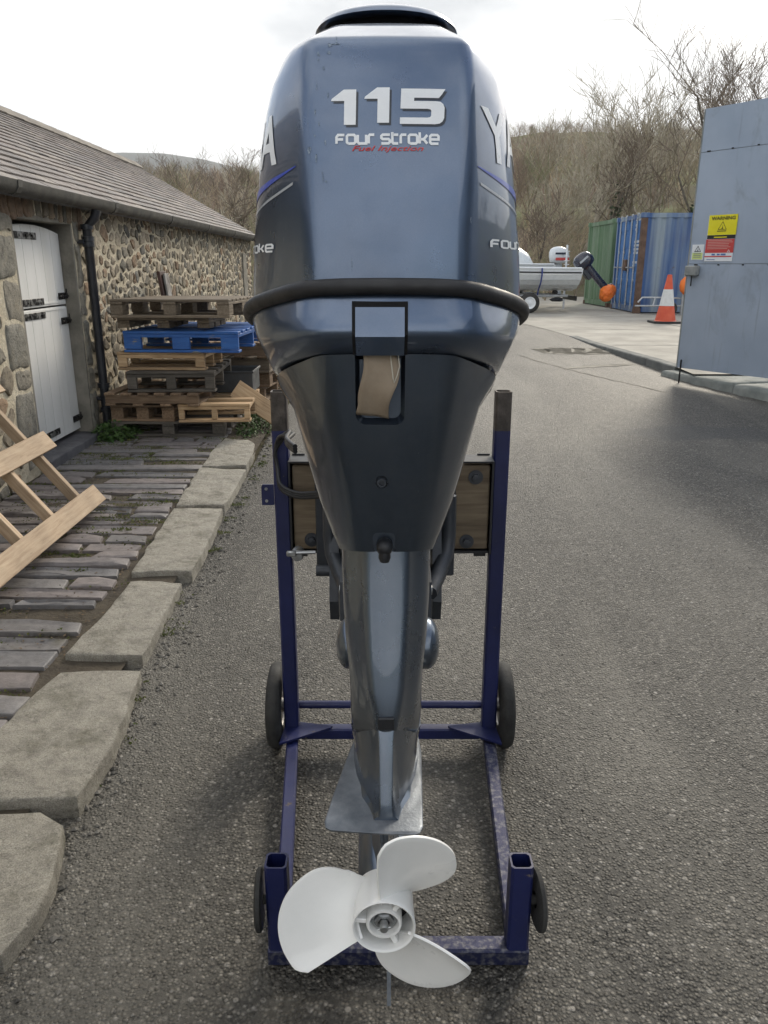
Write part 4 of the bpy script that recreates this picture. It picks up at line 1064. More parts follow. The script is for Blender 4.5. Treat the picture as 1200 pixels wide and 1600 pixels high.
# midsection leg
leg_tab = [(1.358, .041, .087, 1.012, 1.44, 1.62), (1.351, .041, .087, .97, 1.44, 1.62), (1.333, .0395, .0855, .88, 1.43, 1.62), (1.313, .036, .081, .80, 1.42, 1.62), (1.296, .0305, .0745, .735, 1.41, 1.62), (1.286, .0240, .0725, .695, 1.41, 1.62), (1.282, .0190, .0725, .665, 1.41, 1.62), (1.296, .0160, .072, .63, 1.41, 1.62), (1.325, .0150, .070, .60, 1.42, 1.62), (1.340, .0150, .068, .572, 1.42, 1.62)]
mb = MB(); mb.loft([ring(yr, wb, .003, wm, ym, yf, z, z - .0, None, 62, .5, .010) for yr, wb, wm, z, ym, yf in leg_tab])
leg = mb.build('midsection', M['paint_leg'], motor, smooth=60)
for s in (-1, 1):                                           # round mount covers
    e = MB(); Mx = Matrix.Translation((MXC + .004 + s * .074, 1.50, .735)) @ Matrix.Rotation(R(90 * s), 4, 'Y'); e.lathe([(.055, 0), (.055, .012), (.052, .018), (.044, .026), (.028, .033), (0, .036)], 28, Mx); e.build('mount_cover', M['paint_leg'], leg, smooth=60)
e = MB(); e.box((MXC, 1.2835, .677), (.031, .009, .026), bev=.002); e.build('plug', M['plastic_black'], leg)
# lower unit: fin that runs down to the plate
lu = [(1.232, .0125, .019, .5075), (1.240, .0125, .020, .530), (1.250, .0125, .022, .558), (1.264, .0128, .025, .598), (1.279, .0135, .030, .642), (1.287, .0150, .033, .662), (1.30, .024, .038, .655), (1.335, .048, .048, .63), (1.37, .060, .057, .602), (1.42, .0725, .064, .589), (1.50, .0745, .066, .575), (1.6, .05, .05, .57), (1.70, .012, .018, .55)]
mb = MB(); LL = []
for y, wt, wb_, zt in lu:
    hl = [(wb_ * (1.25 if y < 1.31 else 1.06), .5005), (wb_, .506), (lerp(wb_, wt, .5) - .002, lerp(.506, zt, .5)), (wt, zt - .003), (wt * .8, zt)]
    LL.append([(MXC + x, y, z) for x, z in hl] + [(MXC - x, y, z) for x, z in hl[::-1]])
mb.loft(LL); lunit = mb.build('lower_unit', M['paint_leg'], motor, smooth=38)
# strut, bullet and skeg
mb = MB(); mb.loft([[(MXC + x * k, y, z) for x, y in ((.004, 1.225), (.012, 1.26), (.024, 1.34), (.030, 1.45), (.024, 1.57), (.006, 1.66), (-.006, 1.66), (-.024, 1.57), (-.030, 1.45), (-.024, 1.34), (-.012, 1.26), (-.004, 1.225))] for z, k in ((.4945, 1.15), (.47, 1.0), (.40, 1.0), (.34, 1.2))])
mb.build('strut', M['paint_leg'], lunit, smooth=50)
PRZ = .300
mb = MB(); mb.lathe([(.046, 0), (.056, .03), (.060, .12), (.060, .25), (.052, .36), (.034, .43), (.012, .47), (0, .475)], 28, Matrix.Translation((MXC, 1.272, PRZ)) @ Matrix.Rotation(R(-90), 4, 'X')); mb.build('gearcase', M['paint_leg'], lunit, smooth=60)
mb = MB(); sk = [(1.205, .072), (1.23, .066), (1.30, .075), (1.45, .13), (1.62, .235), (1.60, .27), (1.32, .262), (1.285, .24), (1.25, .18)]
mb.loft([[(MXC + .006 + t, y, z) for y, z in sk] for t in (-.004, .004)]); mb.build('skeg', M['plate'], lunit)
# plate
pl = []
for (x, y) in ((-.072, 1.46), (-.088, 1.30), (-.093, 1.222), (-.088, 1.206), (-.078, 1.2), (0, 1.198), (.078, 1.2), (.088, 1.206), (.093, 1.222), (.090, 1.30), (.082, 1.46), (.06, 1.60), (.01, 1.72), (-.01, 1.72), (-.05, 1.60)):
    a = R(-4.5); yy = y - 1.5; pl.append((MXC - .002 + x * math.cos(a) - yy * math.sin(a) - .0, 1.5 + x * math.sin(a) + yy * math.cos(a)))
mb = MB(); n_ = len(pl)
cx_ = sum(p[0] for p in pl) / n_; cy_ = sum(p[1] for p in pl) / n_
def sh(k, z): return [(cx_ + (x - cx_) * k, cy_ + (y - cy_) * k, z) for x, y in pl]
mb.loft([sh(.97, .494), sh(1, .4955), sh(1, .4985), sh(.975, .5005)]); mb.build('cavitation_plate', M['plate'], lunit, smooth=35)
e = MB(); e.loft([[(MXC - .006 + x, 1.232, z) for x, z in ((-.008, .4935), (.008, .4935), (.004, .43), (-.004, .43))], [(MXC - .006 + x, 1.30, z) for x, z in ((-.010, .4935), (.010, .4935), (.006, .43), (-.006, .43))]]); e.build('trim_tab', M['paint_leg'], lunit)

# propeller
mb = MB(); HY = 1.176; Mx = Matrix.Translation((MXC - .004, HY, PRZ)) @ Matrix.Rotation(R(-90), 4, 'X')
mb.lathe([(.0545, .07), (.0545, .02), (.0555, .004), (.057, .001), (.0595, .0), (.0605, .003), (.0595, .012), (.058, .05), (.0575, .092), (.052, .096)], 48, Mx)
prop = mb.build('propeller', M['prop_white'], motor, smooth=50); tag(prop, 'three bladed white propeller')
mb = MB(); mb.lathe([(.0545, .068), (.030, .070)], 32, Mx); mb.build('hub_floor', M['void'], prop, smooth=40)  # floor coloured near-black for the shade inside the white hub
mb = MB(); mb.lathe([(.0265, .07), (.0265, .012), (.0285, .008), (.0325, .008), (.0345, .012), (.0345, .07)], 36, Mx); inner = mb.build('inner_hub', M['prop_white'], prop, smooth=50)
for a in (95, 215, 335):
    e = MB(); e.box((0, .0445, .040), (.010, .022, .055), bev=.002); Mz = Mx @ Matrix.Rotation(R(a), 4, 'Z'); e.v = [tuple(Mz @ Vector(p)) for p in e.v]; e.build('spoke', M['prop_white'], inner)
mb = MB(); mb.lathe([(.0262, .05), (.0245, .02), (.020, .018), (.018, .02)], 30, Mx); mb.lathe([(.0195, .06), (.0195, .016), (.017, .013), (.0115, .013)], 6, Mx); mb.lathe([(.0085, .04), (.0085, -.002), (.007, -.005), (0, -.005)], 14, Mx); mb.tube([Mx @ Vector((-.012, .004, .001)), Mx @ Vector((.013, -.002, .001))], .0022, 6)
mb.build('shaft_nut', M['alloy'], prop, smooth=35)
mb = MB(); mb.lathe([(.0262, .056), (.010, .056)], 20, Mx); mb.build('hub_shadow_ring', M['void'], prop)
RT = [(0, .186), (.06, .198), (.2, .206), (.38, .205), (.55, .194), (.7, .175), (.83, .153), (.93, .122), (1, .088)]
def rout(t):
    for i in range(len(RT) - 1):
        if t <= RT[i + 1][0]:
            (x0, y0_), (x1, y1_) = RT[i], RT[i + 1]; h = x1 - x0; k = (t - x0) / h
            def sl(j):
                a = max(0, j - 1); b2 = min(len(RT) - 1, j + 1); return (RT[b2][1] - RT[a][1]) / (RT[b2][0] - RT[a][0])
            m0, m1 = sl(i) * h, sl(i + 1) * h
            return (2 * k**3 - 3 * k**2 + 1) * y0_ + (k**3 - 2 * k**2 + k) * m0 + (3 * k**2 - 2 * k**3) * y1_ + (k**3 - k**2) * m1
    return .088
AW, PITCH = 89, .31
for base in (213, 333, 93):
    mb = MB(); nt_, nr = 44, 12; vs = []
    for i in range(nt_ + 1):
        t = i / nt_; ro = rout(t); rin = .050
        corner = 1 - .06 * max(0, 1 - t / .05) ** 2
        for j in range(nr + 1):
            s = j / nr; r_ = rin + (ro * corner - rin) * s
            ang = base + 7 * (1 - r_ / .19) - AW * t * (1 - .10 * s)
            a = R(ang); yo = HY + .008 + PITCH * (AW * t) / 360 * (1 - .10 * s) - .018 * max(0, s - .2) ** 1.5 * (1 - t)
            cup = -.006 * max(0, 1 - t / .12) * s
            vs.append((MXC - .004 + r_ * math.cos(a), yo + cup, PRZ + r_ * math.sin(a)))
    fs = [(i * (nr + 1) + j, (i + 1) * (nr + 1) + j, (i + 1) * (nr + 1) + j + 1, i * (nr + 1) + j + 1) for i in range(nt_) for j in range(nr)]
    mb.add(vs, fs); o = mb.build('blade', M['prop_white'], prop, smooth=180)
    md = o.modifiers.new('thickness', 'SOLIDIFY'); md.thickness = .005; md.offset = 0
    md = o.modifiers.new('edge', 'BEVEL'); md.width = .0018; md.segments = 2; md.limit_method = 'ANGLE'; md.angle_limit = R(50)

# clamp brackets between leg and board, tilt tube, cable
def yz_plate(name, pts, x0, x1, m, par, sm=30):
    e = MB(); e.loft([[(x, y, z) for y, z in pts] for x in (x0, x1)]); return e.build(name, m, par)
for s in (-1, 1):
    xo = MXC + s * .135
    pts_ = [(2.139, .99), (2.139, .62), (2.07, .60), (1.98, .585), (1.90, .60), (1.88, .66), (1.90, .74), (1.95, .86), (1.98, .96), (2.05, 1.0)]
    b3 = yz_plate('clamp_bracket', pts_, xo - .012, xo + .012, M['bracket'], motor)
    e = MB(); e.box((xo + s * .022, 2.128, .80), (.085, .018, .33), bev=.004); e.build('flange', M['bracket'], b3)
    for z in (.92, .86, .83, .80, .77):
        e = MB(); e.lathe([(0, .012), (.009, .010), (.011, 0)], 10, Matrix.Translation((xo + s * .016, 2.117, z)) @ Matrix.Rotation(R(90), 4, 'X')); e.build('bolt', M['bracket'], b3, smooth=40)
    # thick arm that comes down beside the cover to the leg
    e = MB(); A = [(.014 + s * .158, 1.95, .93), (.014 + s * .156, 1.95, .82), (.014 + s * .150, 1.94, .775), (.014 + s * .125, 1.88, .735), (.014 + s * .100, 1.80, .72)]
    e.tube(A, [.017, .02, .022, .022, .02], 8); e.build('tilt_arm', M['bracket'], motor, smooth=50)
    e = MB(); e.loft([[(MXC + s * x, y, z) for y, z in ((1.86, .80), (1.80, .81), (1.70, .79), (1.68, .70), (1.74, .685), (1.80, .70))] for x in (.090, .108)]); hk = e.build('mount_arm', M['bracket'], motor)
    e = MB(); e.lathe([(0, .006), (.012, .005), (.014, 0)], 10, Matrix.Translation((MXC + s * .108, 1.76, .745)) @ Matrix.Rotation(R(90 * s), 4, 'Y')); e.build('bolt', M['alloy'], hk)
e = MB(); e.tube([(MXC - .19, 2.0, .70), (MXC + .16, 2.0, .70)], .016, 12); e.build('tilt_tube', M['bracket'], motor, smooth=50)
e = MB(); e.box((MXC, 1.86, .80), (.17, .44, .42), bev=.03); e.build('swivel_housing', M['bracket'], motor)
e = MB(); e.box((MXC, 1.72, 1.14), (.26, .36, .30), bev=.03); e.build('engine_tray', M['plastic_black'], motor)
e = MB(); e.tube([(MXC - .265, 2.045, .735), (MXC - .195, 2.045, .737)], .0055, 8); e.box((MXC - .262, 2.045, .733), (.028, .014, .016), bev=.003); e.lathe([(0, .01), (.014, .009), (.018, 0), (.018, -.03)], 12, Matrix.Translation((MXC - .248, 2.06, .722)) @ Matrix.Rotation(R(90), 4, 'X')); e.build('clamp_screw', M['alloy'], motor, smooth=40)
# wiring that loops round the left post
for k, (dz, dx) in enumerate(((0, 0), (.012, .006), (.006, .016))):
    e = MB()
    P_ = [(-.20, 1.72, 1.10 + dz), (-.235, 1.85, 1.09 + dz), (-.255 + dx, 2.03, 1.07 + dz), (-.292 + dx, 2.13, 1.045), (-.306, 2.145, 1.0), (-.300, 2.14, .955 - dz), (-.29, 2.11, .915 - dz), (-.245, 2.09, .897 - dz), (-.19, 2.06, .905 - dz), (-.13, 2.0, .925 - dz)]
    # smooth by Catmull-Rom
    Q = []
    for i in range(len(P_) - 1):
        p0, p1, p2, p3 = (Vector(P_[max(0, min(len(P_) - 1, i + j))]) for j in (-1, 0, 1, 2))
        for t in (0, .25, .5, .75): Q.append(.5 * ((2 * p1) + (p2 - p0) * t + (2 * p0 - 5 * p1 + 4 * p2 - p3) * t * t + (3 * p1 - p0 - 3 * p2 + p3) * t ** 3))
    Q.append(Vector(P_[-1])); e.tube(Q, .0055, 8); e.build('cable', M['plastic_black'], motor, smooth=60)

# ---- lettering wrapped on the cowl
def wrap(polys, name, m, mode, off, ux, par=cowl, maxe=.012):
    """polys: list of 2D polygons in metres; mode rear: (x, z); mode side: (y, z) on side ux"""
    bm = bmesh.new()
    for p in polys:
        try: bm.faces.new([bm.verts.new((x, y, 0)) for x, y in p])
        except ValueError: pass
    bmesh.ops.triangulate(bm, faces=bm.faces)
    for _ in range(5):
        es = [e for e in bm.edges if e.calc_length() > maxe]
        if not es: break
        bmesh.ops.subdivide_edges(bm, edges=es, cuts=1); bmesh.ops.triangulate(bm, faces=[f for f in bm.faces if len(f.verts) > 3])
    for v in bm.verts:
        a, b2 = v.co.x, v.co.y
        if mode == 'rear': o_, d_ = Vector((a, .6, b2)), Vector((0, 1, 0))
        else: o_, d_ = Vector((ux * 1.0, a, b2)), Vector((-ux, 0, 0))
        hit, nr_, _, _ = cowl_bvh.ray_cast(o_, d_)
        if hit is None: v.co = Vector((MXC + ux * .2, a, b2)); continue
        if nr_.dot(d_) > 0: nr_ = -nr_
        v.co = hit + nr_ * off
    me = bpy.data.meshes.new(name); bm.to_mesh(me); bm.free(); me.materials.append(m)
    me.polygons.foreach_set('use_smooth', [True] * len(me.polygons))
    return put(name, me, par)
def stroke(pl, w, closed=False):
    """mitred ribbon along a polyline -> list of quads"""
    P_ = [Vector(p) for p in pl]; n = len(P_); L = []; Rr = []
    for i in range(n):
        a = P_[i - 1] if (i > 0 or closed) else None; b2 = P_[(i + 1) % n] if (i < n - 1 or closed) else None
        d1 = (P_[i] - a).normalized() if a is not None else (b2 - P_[i]).normalized(); d2 = (b2 - P_[i]).normalized() if b2 is not None else d1
        n1 = Vector((-d1.y, d1.x)); n2 = Vector((-d2.y, d2.x)); mm = (n1 + n2)
        mm = mm.normalized() if mm.length > 1e-6 else n1; k = w / 2 / max(.5, mm.dot(n1)); L.append(P_[i] + mm * k); Rr.append(P_[i] - mm * k)
    rng = range(n) if closed else range(n - 1)
    return [[tuple(L[i]), tuple(L[(i + 1) % n]), tuple(Rr[(i + 1) % n]), tuple(Rr[i])] for i in rng]
c_ = .16
GL = {  # techno unicase letters in a 1 x 1 box
    'F': [[(0, 0), (0, .75), (.2, 1), (1, 1)], [(0, .5), (.85, .5)]],
    'O': [[(c_, 0), (1 - c_, 0), (1, c_), (1, 1 - c_), (1 - c_, 1), (c_, 1), (0, 1 - c_), (0, c_), (c_, 0)]],
    'U': [[(0, 1), (0, c_), (c_, 0), (1, 0), (1, 1)]],
    'R': [[(0, 0), (0, 1 - c_), (c_ * 1.2, 1), (1, 1)]],
    'S': [[(1, 1), (c_, 1), (0, .86), (0, .64), (c_, .5), (1 - c_, .5), (1, .36), (1, .14), (1 - c_, 0), (0, 0)]],
    'T': [[(0, 1.3), (0, c_), (c_, 0), (1, 0)], [(0, 1), (1, 1)]],
    'K': [[(0, 1.3), (0, 0)], [(0, .5), (.5, .5), (.95, 1)], [(.5, .5), (.95, 0)]],
    'E': [[(0, .5), (1, .5), (1, 1 - c_), (1 - c_, 1), (c_, 1), (0, 1 - c_), (0, c_), (c_, 0), (1, 0)]]}
GW = {'F': .95, 'R': .66, 'T': .7, 'K': .95}
def word(txt, x0, y0, w, h, gap, sw):
    """returns polygons; total width scaled to w"""
    adv = 0; items = []
    for ch in txt:
        if ch == ' ': adv += .55; continue
        items.append((ch, adv)); adv += GW.get(ch, 1.0) + gap
    tot = adv - gap; k = w / tot; out = []
    for ch, a in items:
        for pl in GL[ch]:
            q = [((a + p[0] * GW.get(ch, 1.0)) * k, p[1] * h) for p in pl]
            out += stroke([(x0 + x, y0 + y) for x, y in q], sw)
    return out
# 115
one = [(0, .68), (.02, .74), (.42, .97), (.48, 1.0), (.95, 1.0), (.95, 0), (.5, 0), (.5, .68)]
five = [(0, 1), (1.0, 1), (.93, .86), (.86, .745), (.30, .745), (.30, .655), (.80, .655), (.90, .64), (.965, .58), (1.0, .48), (1.0, .18), (.965, .08), (.90, .02), (.80, 0), (0, 0), (0, .185), (.62, .185), (.68, .20), (.70, .24), (.70, .38), (.68, .42), (.62, .435), (0, .435)]
def fit(poly, x0, z0, w, h, sh_=0): return [(x0 + p[0] * w + sh_ * p[1], z0 + p[1] * h) for p in poly]
zt = 1.6915; hn = .0470
nums = [fit(one, -.0800, zt, .0375, hn, .001), fit(one, -.0325, zt + .0025, .0375, hn, .001), fit(five, .0185, zt + .001, .0630, hn, .002)]
wrap([[(MXC + x + .0030, z - .0028) for x, z in p] for p in nums], 'number_shadow', M['shadow_decal'], 'rear', .0007, 0)
wrap([[(MXC + x, z) for x, z in p] for p in nums], 'number', M['white_decal'], 'rear', .0013, 0)
wrap(word('FOUR STROKE', MXC - .0720, 1.6665, .146, .0115, .30, .0036), 'lettering', M['white_decal'], 'rear', .0012, 0)
def font_polys(txt, size, shear=0.0, sx=1.0, off=0.0):
    cu = bpy.data.curves.new('t', 'FONT'); cu.body = txt; cu.size = size; cu.shear = shear; cu.offset = off; cu.resolution_u = 3; cu.fill_mode = 'FRONT'
    o = bpy.data.objects.new('t', cu); COL.objects.link(o); dg = bpy.context.evaluated_depsgraph_get(); me = bpy.data.meshes.new_from_object(o.evaluated_get(dg))
    P_ = [[(me.vertices[i].co.x * sx, me.vertices[i].co.y) for i in f.vertices] for f in me.polygons]
    bpy.data.objects.remove(o); bpy.data.meshes.remove(me); return P_
def bounds(P_): xs = [x for p in P_ for x, _ in p]; ys = [y for p in P_ for _, y in p]; return min(xs), max(xs), min(ys), max(ys)
def refit(P_, x0, x1, z0, z1):
    a, b2, c, d = bounds(P_); return [[(x0 + (x - a) / (b2 - a) * (x1 - x0), z0 + (y - c) / (d - c) * (z1 - z0)) for x, y in p] for p in P_]
fi = refit(font_polys('Fuel Injection', .01, .35, 1.3, .0001), MXC - .050, MXC + .053, 1.6545, 1.6635)
wrap(fi, 'lettering', M['red_decal'], 'rear', .0012, 0)
# side names: the letters run towards the front on the right flank, from the front on the left
ya = refit(font_polys('YAMAHA', .1, 0, 1, .0022), 0, 1, 0, 1)
def slant(P_, y0, y1, z0, h, rise): return [[(lerp(y0, y1, x), z0 + z * h + rise * x) for x, z in p] for p in P_]
wrap(slant(ya, 1.270, 1.735, 1.650, .074, -.006), 'lettering', M['white_decal'], 'side', .0012, 1, maxe=.015)
wrap(slant(ya, 1.76, 1.300, 1.642, .074, .006), 'lettering', M['white_decal'], 'side', .0012, -1, maxe=.015)
fs_ = refit(word('FOUR STROKE', 0, 0, 1, .09, .32, .024), 0, 1, 0, 1)
for keep in (lambda p: p[0][0] < .395, lambda p: p[0][0] >= .395):
    part_ = [p for p in fs_ if keep(p)]
    wrap(slant(part_, 1.274, 1.57, 1.526, .015, -.004), 'lettering', M['white_decal'], 'side', .0012, 1)
    wrap(slant(part_, 1.58, 1.300, 1.516, .015, .004), 'lettering', M['white_decal'], 'side', .0012, -1)
# swoosh stripes on the flanks
for ux in (1, -1):
    A = [(lerp(1.248, 1.75, t / 16), 1.640 - .075 * (t / 16) ** .9) for t in range(17)]
    W = [.0015 + .014 * math.sin(math.pi * min(1, t / 16 * 1.05)) for t in range(17)]
    wrap([[A[i], A[i + 1], (A[i + 1][0], A[i + 1][1] - W[i + 1]), (A[i][0], A[i][1] - W[i])] for i in range(16)], 'stripe', M['blue_decal'], 'side', .0010, ux)
    B = [(lerp(1.252, 1.75, t / 16), 1.618 - .110 * (t / 16) ** .9) for t in range(17)]
    wrap([[B[i], B[i + 1], (B[i + 1][0], B[i + 1][1] - .004), (B[i][0], B[i][1] - .004)] for i in range(16)], 'stripe', M['silver_decal'], 'side', .0010, ux)

# scuff marks on the cowl
M['scuff'] = pm('pale scuff', (.10, .14, .20), (.34, .39, .45), 420, .5, bmp=0, metal=.5, lo=.44, hi=.66)
rsc = random.Random(14)
for (cx, cz, w, h, n) in ((-.097, 1.790, .012, .006, 2), (-.070, 1.800, .020, .005, 1), (-.074, 1.785, .004, .030, 1), (-.104, 1.765, .010, .010, 3), (-.098, 1.735, .005, .022, 2), (-.106, 1.700, .006, .012, 2), (-.108, 1.672, .005, .014, 2), (-.106, 1.655, .009, .012, 2), (-.112, 1.63, .004, .02, 1), (-.101, 1.61, .006, .008, 1), (.125, 1.565, .003, .014, 1), (-.055, 1.515, .002, .022, 1)):
    for _ in range(n):
        x0, z0 = cx + rsc.gauss(.006, .008), cz + rsc.gauss(0, .010); k = 13; w *= rsc.uniform(.4, .9); h *= rsc.uniform(.5, 1.2)
        pl = [(MXC + x0 + w / 2 * math.cos(6.283 * i / k) * rsc.uniform(.35, 1.1), z0 + h / 2 * math.sin(6.283 * i / k) * rsc.uniform(.35, 1.1)) for i in range(k)]
        wrap([pl], 'scuff', M['scuff'], 'rear', .0005, 0)

# ---- card tag hanging out of the latch recess
tagt = thing('card_tag', 'brown cardboard tag tied in the recess below the motor latch', 'tag', (LX, 1.215, 1.368))
mb = MB(); nu, nv = 8, 18; vs = []
for i in range(nv + 1):
    t = i / nv
    for j in range(nu + 1):
        s = j / nu - .5
        wd = .052 + .004 * math.sin(t * 5)
        x = LX - .001 - .010 * t ** 2 + .004 * math.sin(t * 6.5) + s * wd + (-.006 * (t > .85) * (t - .85) / .15 if s < 0 else 0)
        y = 1.226 - .014 * math.sin(t * 3.6) + .012 * t + .006 * s * math.cos(t * 6) + .003 * math.cos(s * 5)
        z = 1.372 - .103 * t - .004 * s * 2
        vs.append((x, y, z))
mb.add(vs, [(i * (nu + 1) + j, i * (nu + 1) + j + 1, (i + 1) * (nu + 1) + j + 1, (i + 1) * (nu + 1) + j) for i in range(nv) for j in range(nu)])
o = mb.build('card', M['card'], tagt, smooth=180); md = o.modifiers.new('thickness', 'SOLIDIFY'); md.thickness = .0008
e = MB(); e.tube([(LX + .016, 1.226, 1.372), (LX + .017, 1.212, 1.36), (LX + .020, 1.208, 1.335), (LX + .0215, 1.210, 1.327), (LX + .026, 1.211, 1.338), (LX + .030, 1.212, 1.352), (LX + .028, 1.218, 1.368), (LX + .024, 1.228, 1.374)], .0009, 6); e.build('string', M['string'], tagt)
# ================================================================== GATE
def mat_gate():
    m, nt, b = nodes('grey blue gate paint'); v = coords(nt, rnd=False)
    c = ramp(nt, noise(nt, v, 1.3, 7, .6), [(.3, (.30, .365, .46)), (.7, (.385, .45, .545))])
    st = ramp(nt, noise(nt, coords(nt, (2.2, 2.2, 1.1), False), 1.4, 8, .68, .5), [(.56, 0), (.74, .55)]); c = mixc(nt, st, c, (.19, .21, .23))
    run = ramp(nt, noise(nt, coords(nt, (9, 9, .5), False), 2.2, 6, .6), [(.58, 0), (.78, .35)]); c = mixc(nt, run, c, (.12, .115, .105))
    nt.links.new(c, b.inputs['Base Color']); nt.links.new(ramp(nt, noise(nt, v, 3, 5), [(.3, .42), (.7, .6)]), b.inputs['Roughness'])
    P(b, Metallic=.25); bump(nt, b, noise(nt, v, 1.6, 3), .25, .03); return m
M['gate'] = mat_gate()
M['gate_edge'] = pm('gate edge', (.18, .20, .20), (.30, .31, .30), 9, .6, bmp=.2)
GA = Vector((3.43, 9.22, 0)); gdir = Vector((.554, -.832, 0)).normalized(); gn = Vector((-gdir.y, gdir.x, 0)); 
if gn.y > 0: gn = -gn                                   # towards the camera
gate = thing('yard_gate', 'tall grey blue sheet metal gate leaf standing open at the yard entrance', 'gate', tuple(GA))
def gbox(s0, s1, z0, z1, d0, d1, name, m, bev=0.0, par=gate):
    c = GA + gdir * (s0 + s1) / 2 + gn * (d0 + d1) / 2 + Vector((0, 0, (z0 + z1) / 2)); e = MB()
    e.box(c, (s1 - s0, d1 - d0, z1 - z0), Matrix((gdir, gn, Vector((0, 0, 1)))).transposed(), bev=bev); return e.build(name, m, par)
gb, gt = .365, 3.09
gbox(0, 2.9, gb, 1.515, 0, .006, 'panel', M['gate'], .001); gbox(0, 2.9, 1.52, 2.66, .0, .0065, 'panel', M['gate'], .001); gbox(0, 2.9, 2.665, gt, 0, .006, 'panel', M['gate'], .001)
for s in (.02, 1.45, 2.88): gbox(s - .025, s + .025, gb, gt, -.055, -.003, 'frame_post', M['gate_edge'])
for z in (gb + .03, 1.517, 2.66, gt - .03): gbox(.05, 2.85, z - .025, z + .025, -.053, -.004, 'frame_rail', M['gate_edge'])
gbox(-.012, 0.004, gb, gt, -.056, .009, 'edge_trim', M['gate_edge'])
for z, n_ in ((1.508, 9), (2.668, 4)):                  # welds and screw heads along the seams
    for i in range(n_): gbox(.08 + i * .29, .10 + i * .29 + (.02 if i % 3 == 0 else 0), z - .006, z + .006, .006, .014, 'fixing', M['iron'])
gbox(.01, .16, 1.39, 1.50, .006, .085, 'lock_box', M['gate_edge'], .012); gbox(.075, .085, 1.28, 1.39, .03, .04, 'lock_bar', M['iron'])
gbox(.045, .06, .19, .46, .0065, .02, 'drop_bolt', M['iron'], .002)
# signs on the gate
M['sign_yellow'] = pm('yellow sign', (.74, .66, .01), (.80, .72, .02), 10, .4, bmp=0)
M['sign_red'] = pm('red sign', (.52, .055, .05), (.58, .07, .065), 10, .4, bmp=0)
M['sign_white'] = pm('white sign', (.70, .74, .77), (.78, .80, .82), 10, .4, bmp=0)
M['sign_lime'] = pm('lime sign', (.55, .66, .22), (.60, .70, .28), 10, .4, bmp=0)
M['sign_black'] = pm('black print', (.01, .012, .012), None, 10, .5, bmp=0)
M['sign_pink'] = pm('pale print on red', (.62, .32, .28), None, 10, .5, bmp=0)
M['sign_blue'] = pm('blue print', (.08, .17, .42), None, 10, .5, bmp=0)
def gpoly(polys, name, m, d, par):
    e = MB()
    for p in polys: e.add([GA + gdir * s + gn * d + Vector((0, 0, z)) for s, z in p], [tuple(range(len(p)))])
    return e.build(name, m, par, fixn=False)
def rct(s0, s1, z0, z1): return [(s0, z0), (s1, z0), (s1, z1), (s0, z1)]
sg = thing('warning_sign', 'yellow and red warning sign board fixed to the gate', 'sign', tuple(GA + gdir * .3 + Vector((0, 0, 1.58))))
s0, s1, zt_ = .200, .545, 2.015
gbox(s0, s1 - .01, 1.545, zt_, .0075, .012, 'board', M['sign_white'], par=sg)
gpoly([rct(s0 + .004, s1, 1.815, zt_ + .004)], 'yellow_panel', M['sign_yellow'], .0135, sg)
gpoly([rct(s0 + .004, s1 - .004, 1.775, 1.814)], 'black_band', M['sign_black'], .0135, sg)
gpoly([rct(s0 - .002, s1 - .006, 1.632, 1.772)], 'red_panel', M['sign_red'], .0135, sg)
gpoly([rct(s0 - .004, s1 - .02, 1.588, 1.600)], 'red_line', M['sign_red'], .0135, sg)
gpoly(refit(font_polys('WARNING', .05, 0, 1.2, .0014), s0 + .035, s1 - .025, 1.966, 2.002), 'lettering', M['sign_black'], .0155, sg)
def tri(cx, cz, w, h, t): 
    o_ = [(cx - w / 2, cz), (cx + w / 2, cz), (cx, cz + h)]; i_ = [(cx - w / 2 + t * 1.7, cz + t), (cx + w / 2 - t * 1.7, cz + t), (cx, cz + h - t * 2)]
    return [[o_[0], o_[1], i_[1], i_[0]], [o_[1], o_[2], i_[2], i_[1]], [o_[2], o_[0], i_[0], i_[2]]]
def figure_(cx, cz, k): return [rct(cx - .5 * k, cx + .35 * k, cz, cz + .18 * k), [(cx - .1 * k, cz + .15 * k), (cx + .25 * k, cz + .2 * k), (cx + .15 * k, cz + .75 * k), (cx - .02 * k, cz + .7 * k)], rct(cx + .0 * k, cx + .2 * k, cz + .8 * k, cz + 1.0 * k)]
gpoly(tri((s0 + s1) / 2 + .005, 1.868, .105, .085, .005), 'pictogram', M['sign_black'], .0155, sg); gpoly(figure_((s0 + s1) / 2 + .005, 1.877, .032), 'pictogram', M['sign_black'], .0156, sg)
gpoly([rct((s0 + s1) / 2 - .055, (s0 + s1) / 2 + .055, 1.85, 1.858)], 'print_line', M['sign_black'], .0155, sg)
gpoly([rct(s0 + .09, s1 - .10, 1.787, 1.797)], 'print_line', M['sign_yellow'], .0155, sg)
for i, w in enumerate((.285, .30, .26, .255, .28, .245)): gpoly([rct(s0 + .022, s0 + .022 + w, 1.754 - i * .0165, 1.7605 - i * .0165)], 'print_line', M['sign_pink'], .0155, sg)
gpoly(tri(s1 - .06, 1.637, .04, .028, .004), 'pictogram', M['sign_white'], .0155, sg)
for a, b2 in ((.085, .125), (.15, .185), (.195, .255)): gpoly([rct(s0 + a, s0 + b2, 1.607, 1.623)], 'print_block', M['sign_blue'], .0155, sg)
gpoly([rct(s0 + .03, s0 + .13, 1.560, 1.566)], 'print_line', M['sign_blue'], .0150, sg)
sg2 = thing('caution_sticker', 'small white and lime caution sticker left of the warning sign', 'sign', tuple(GA + gdir * .1 + Vector((0, 0, 1.58))))
gbox(.030, .178, 1.560, 1.722, .0075, .0105, 'board', M['sign_white'], par=sg2)
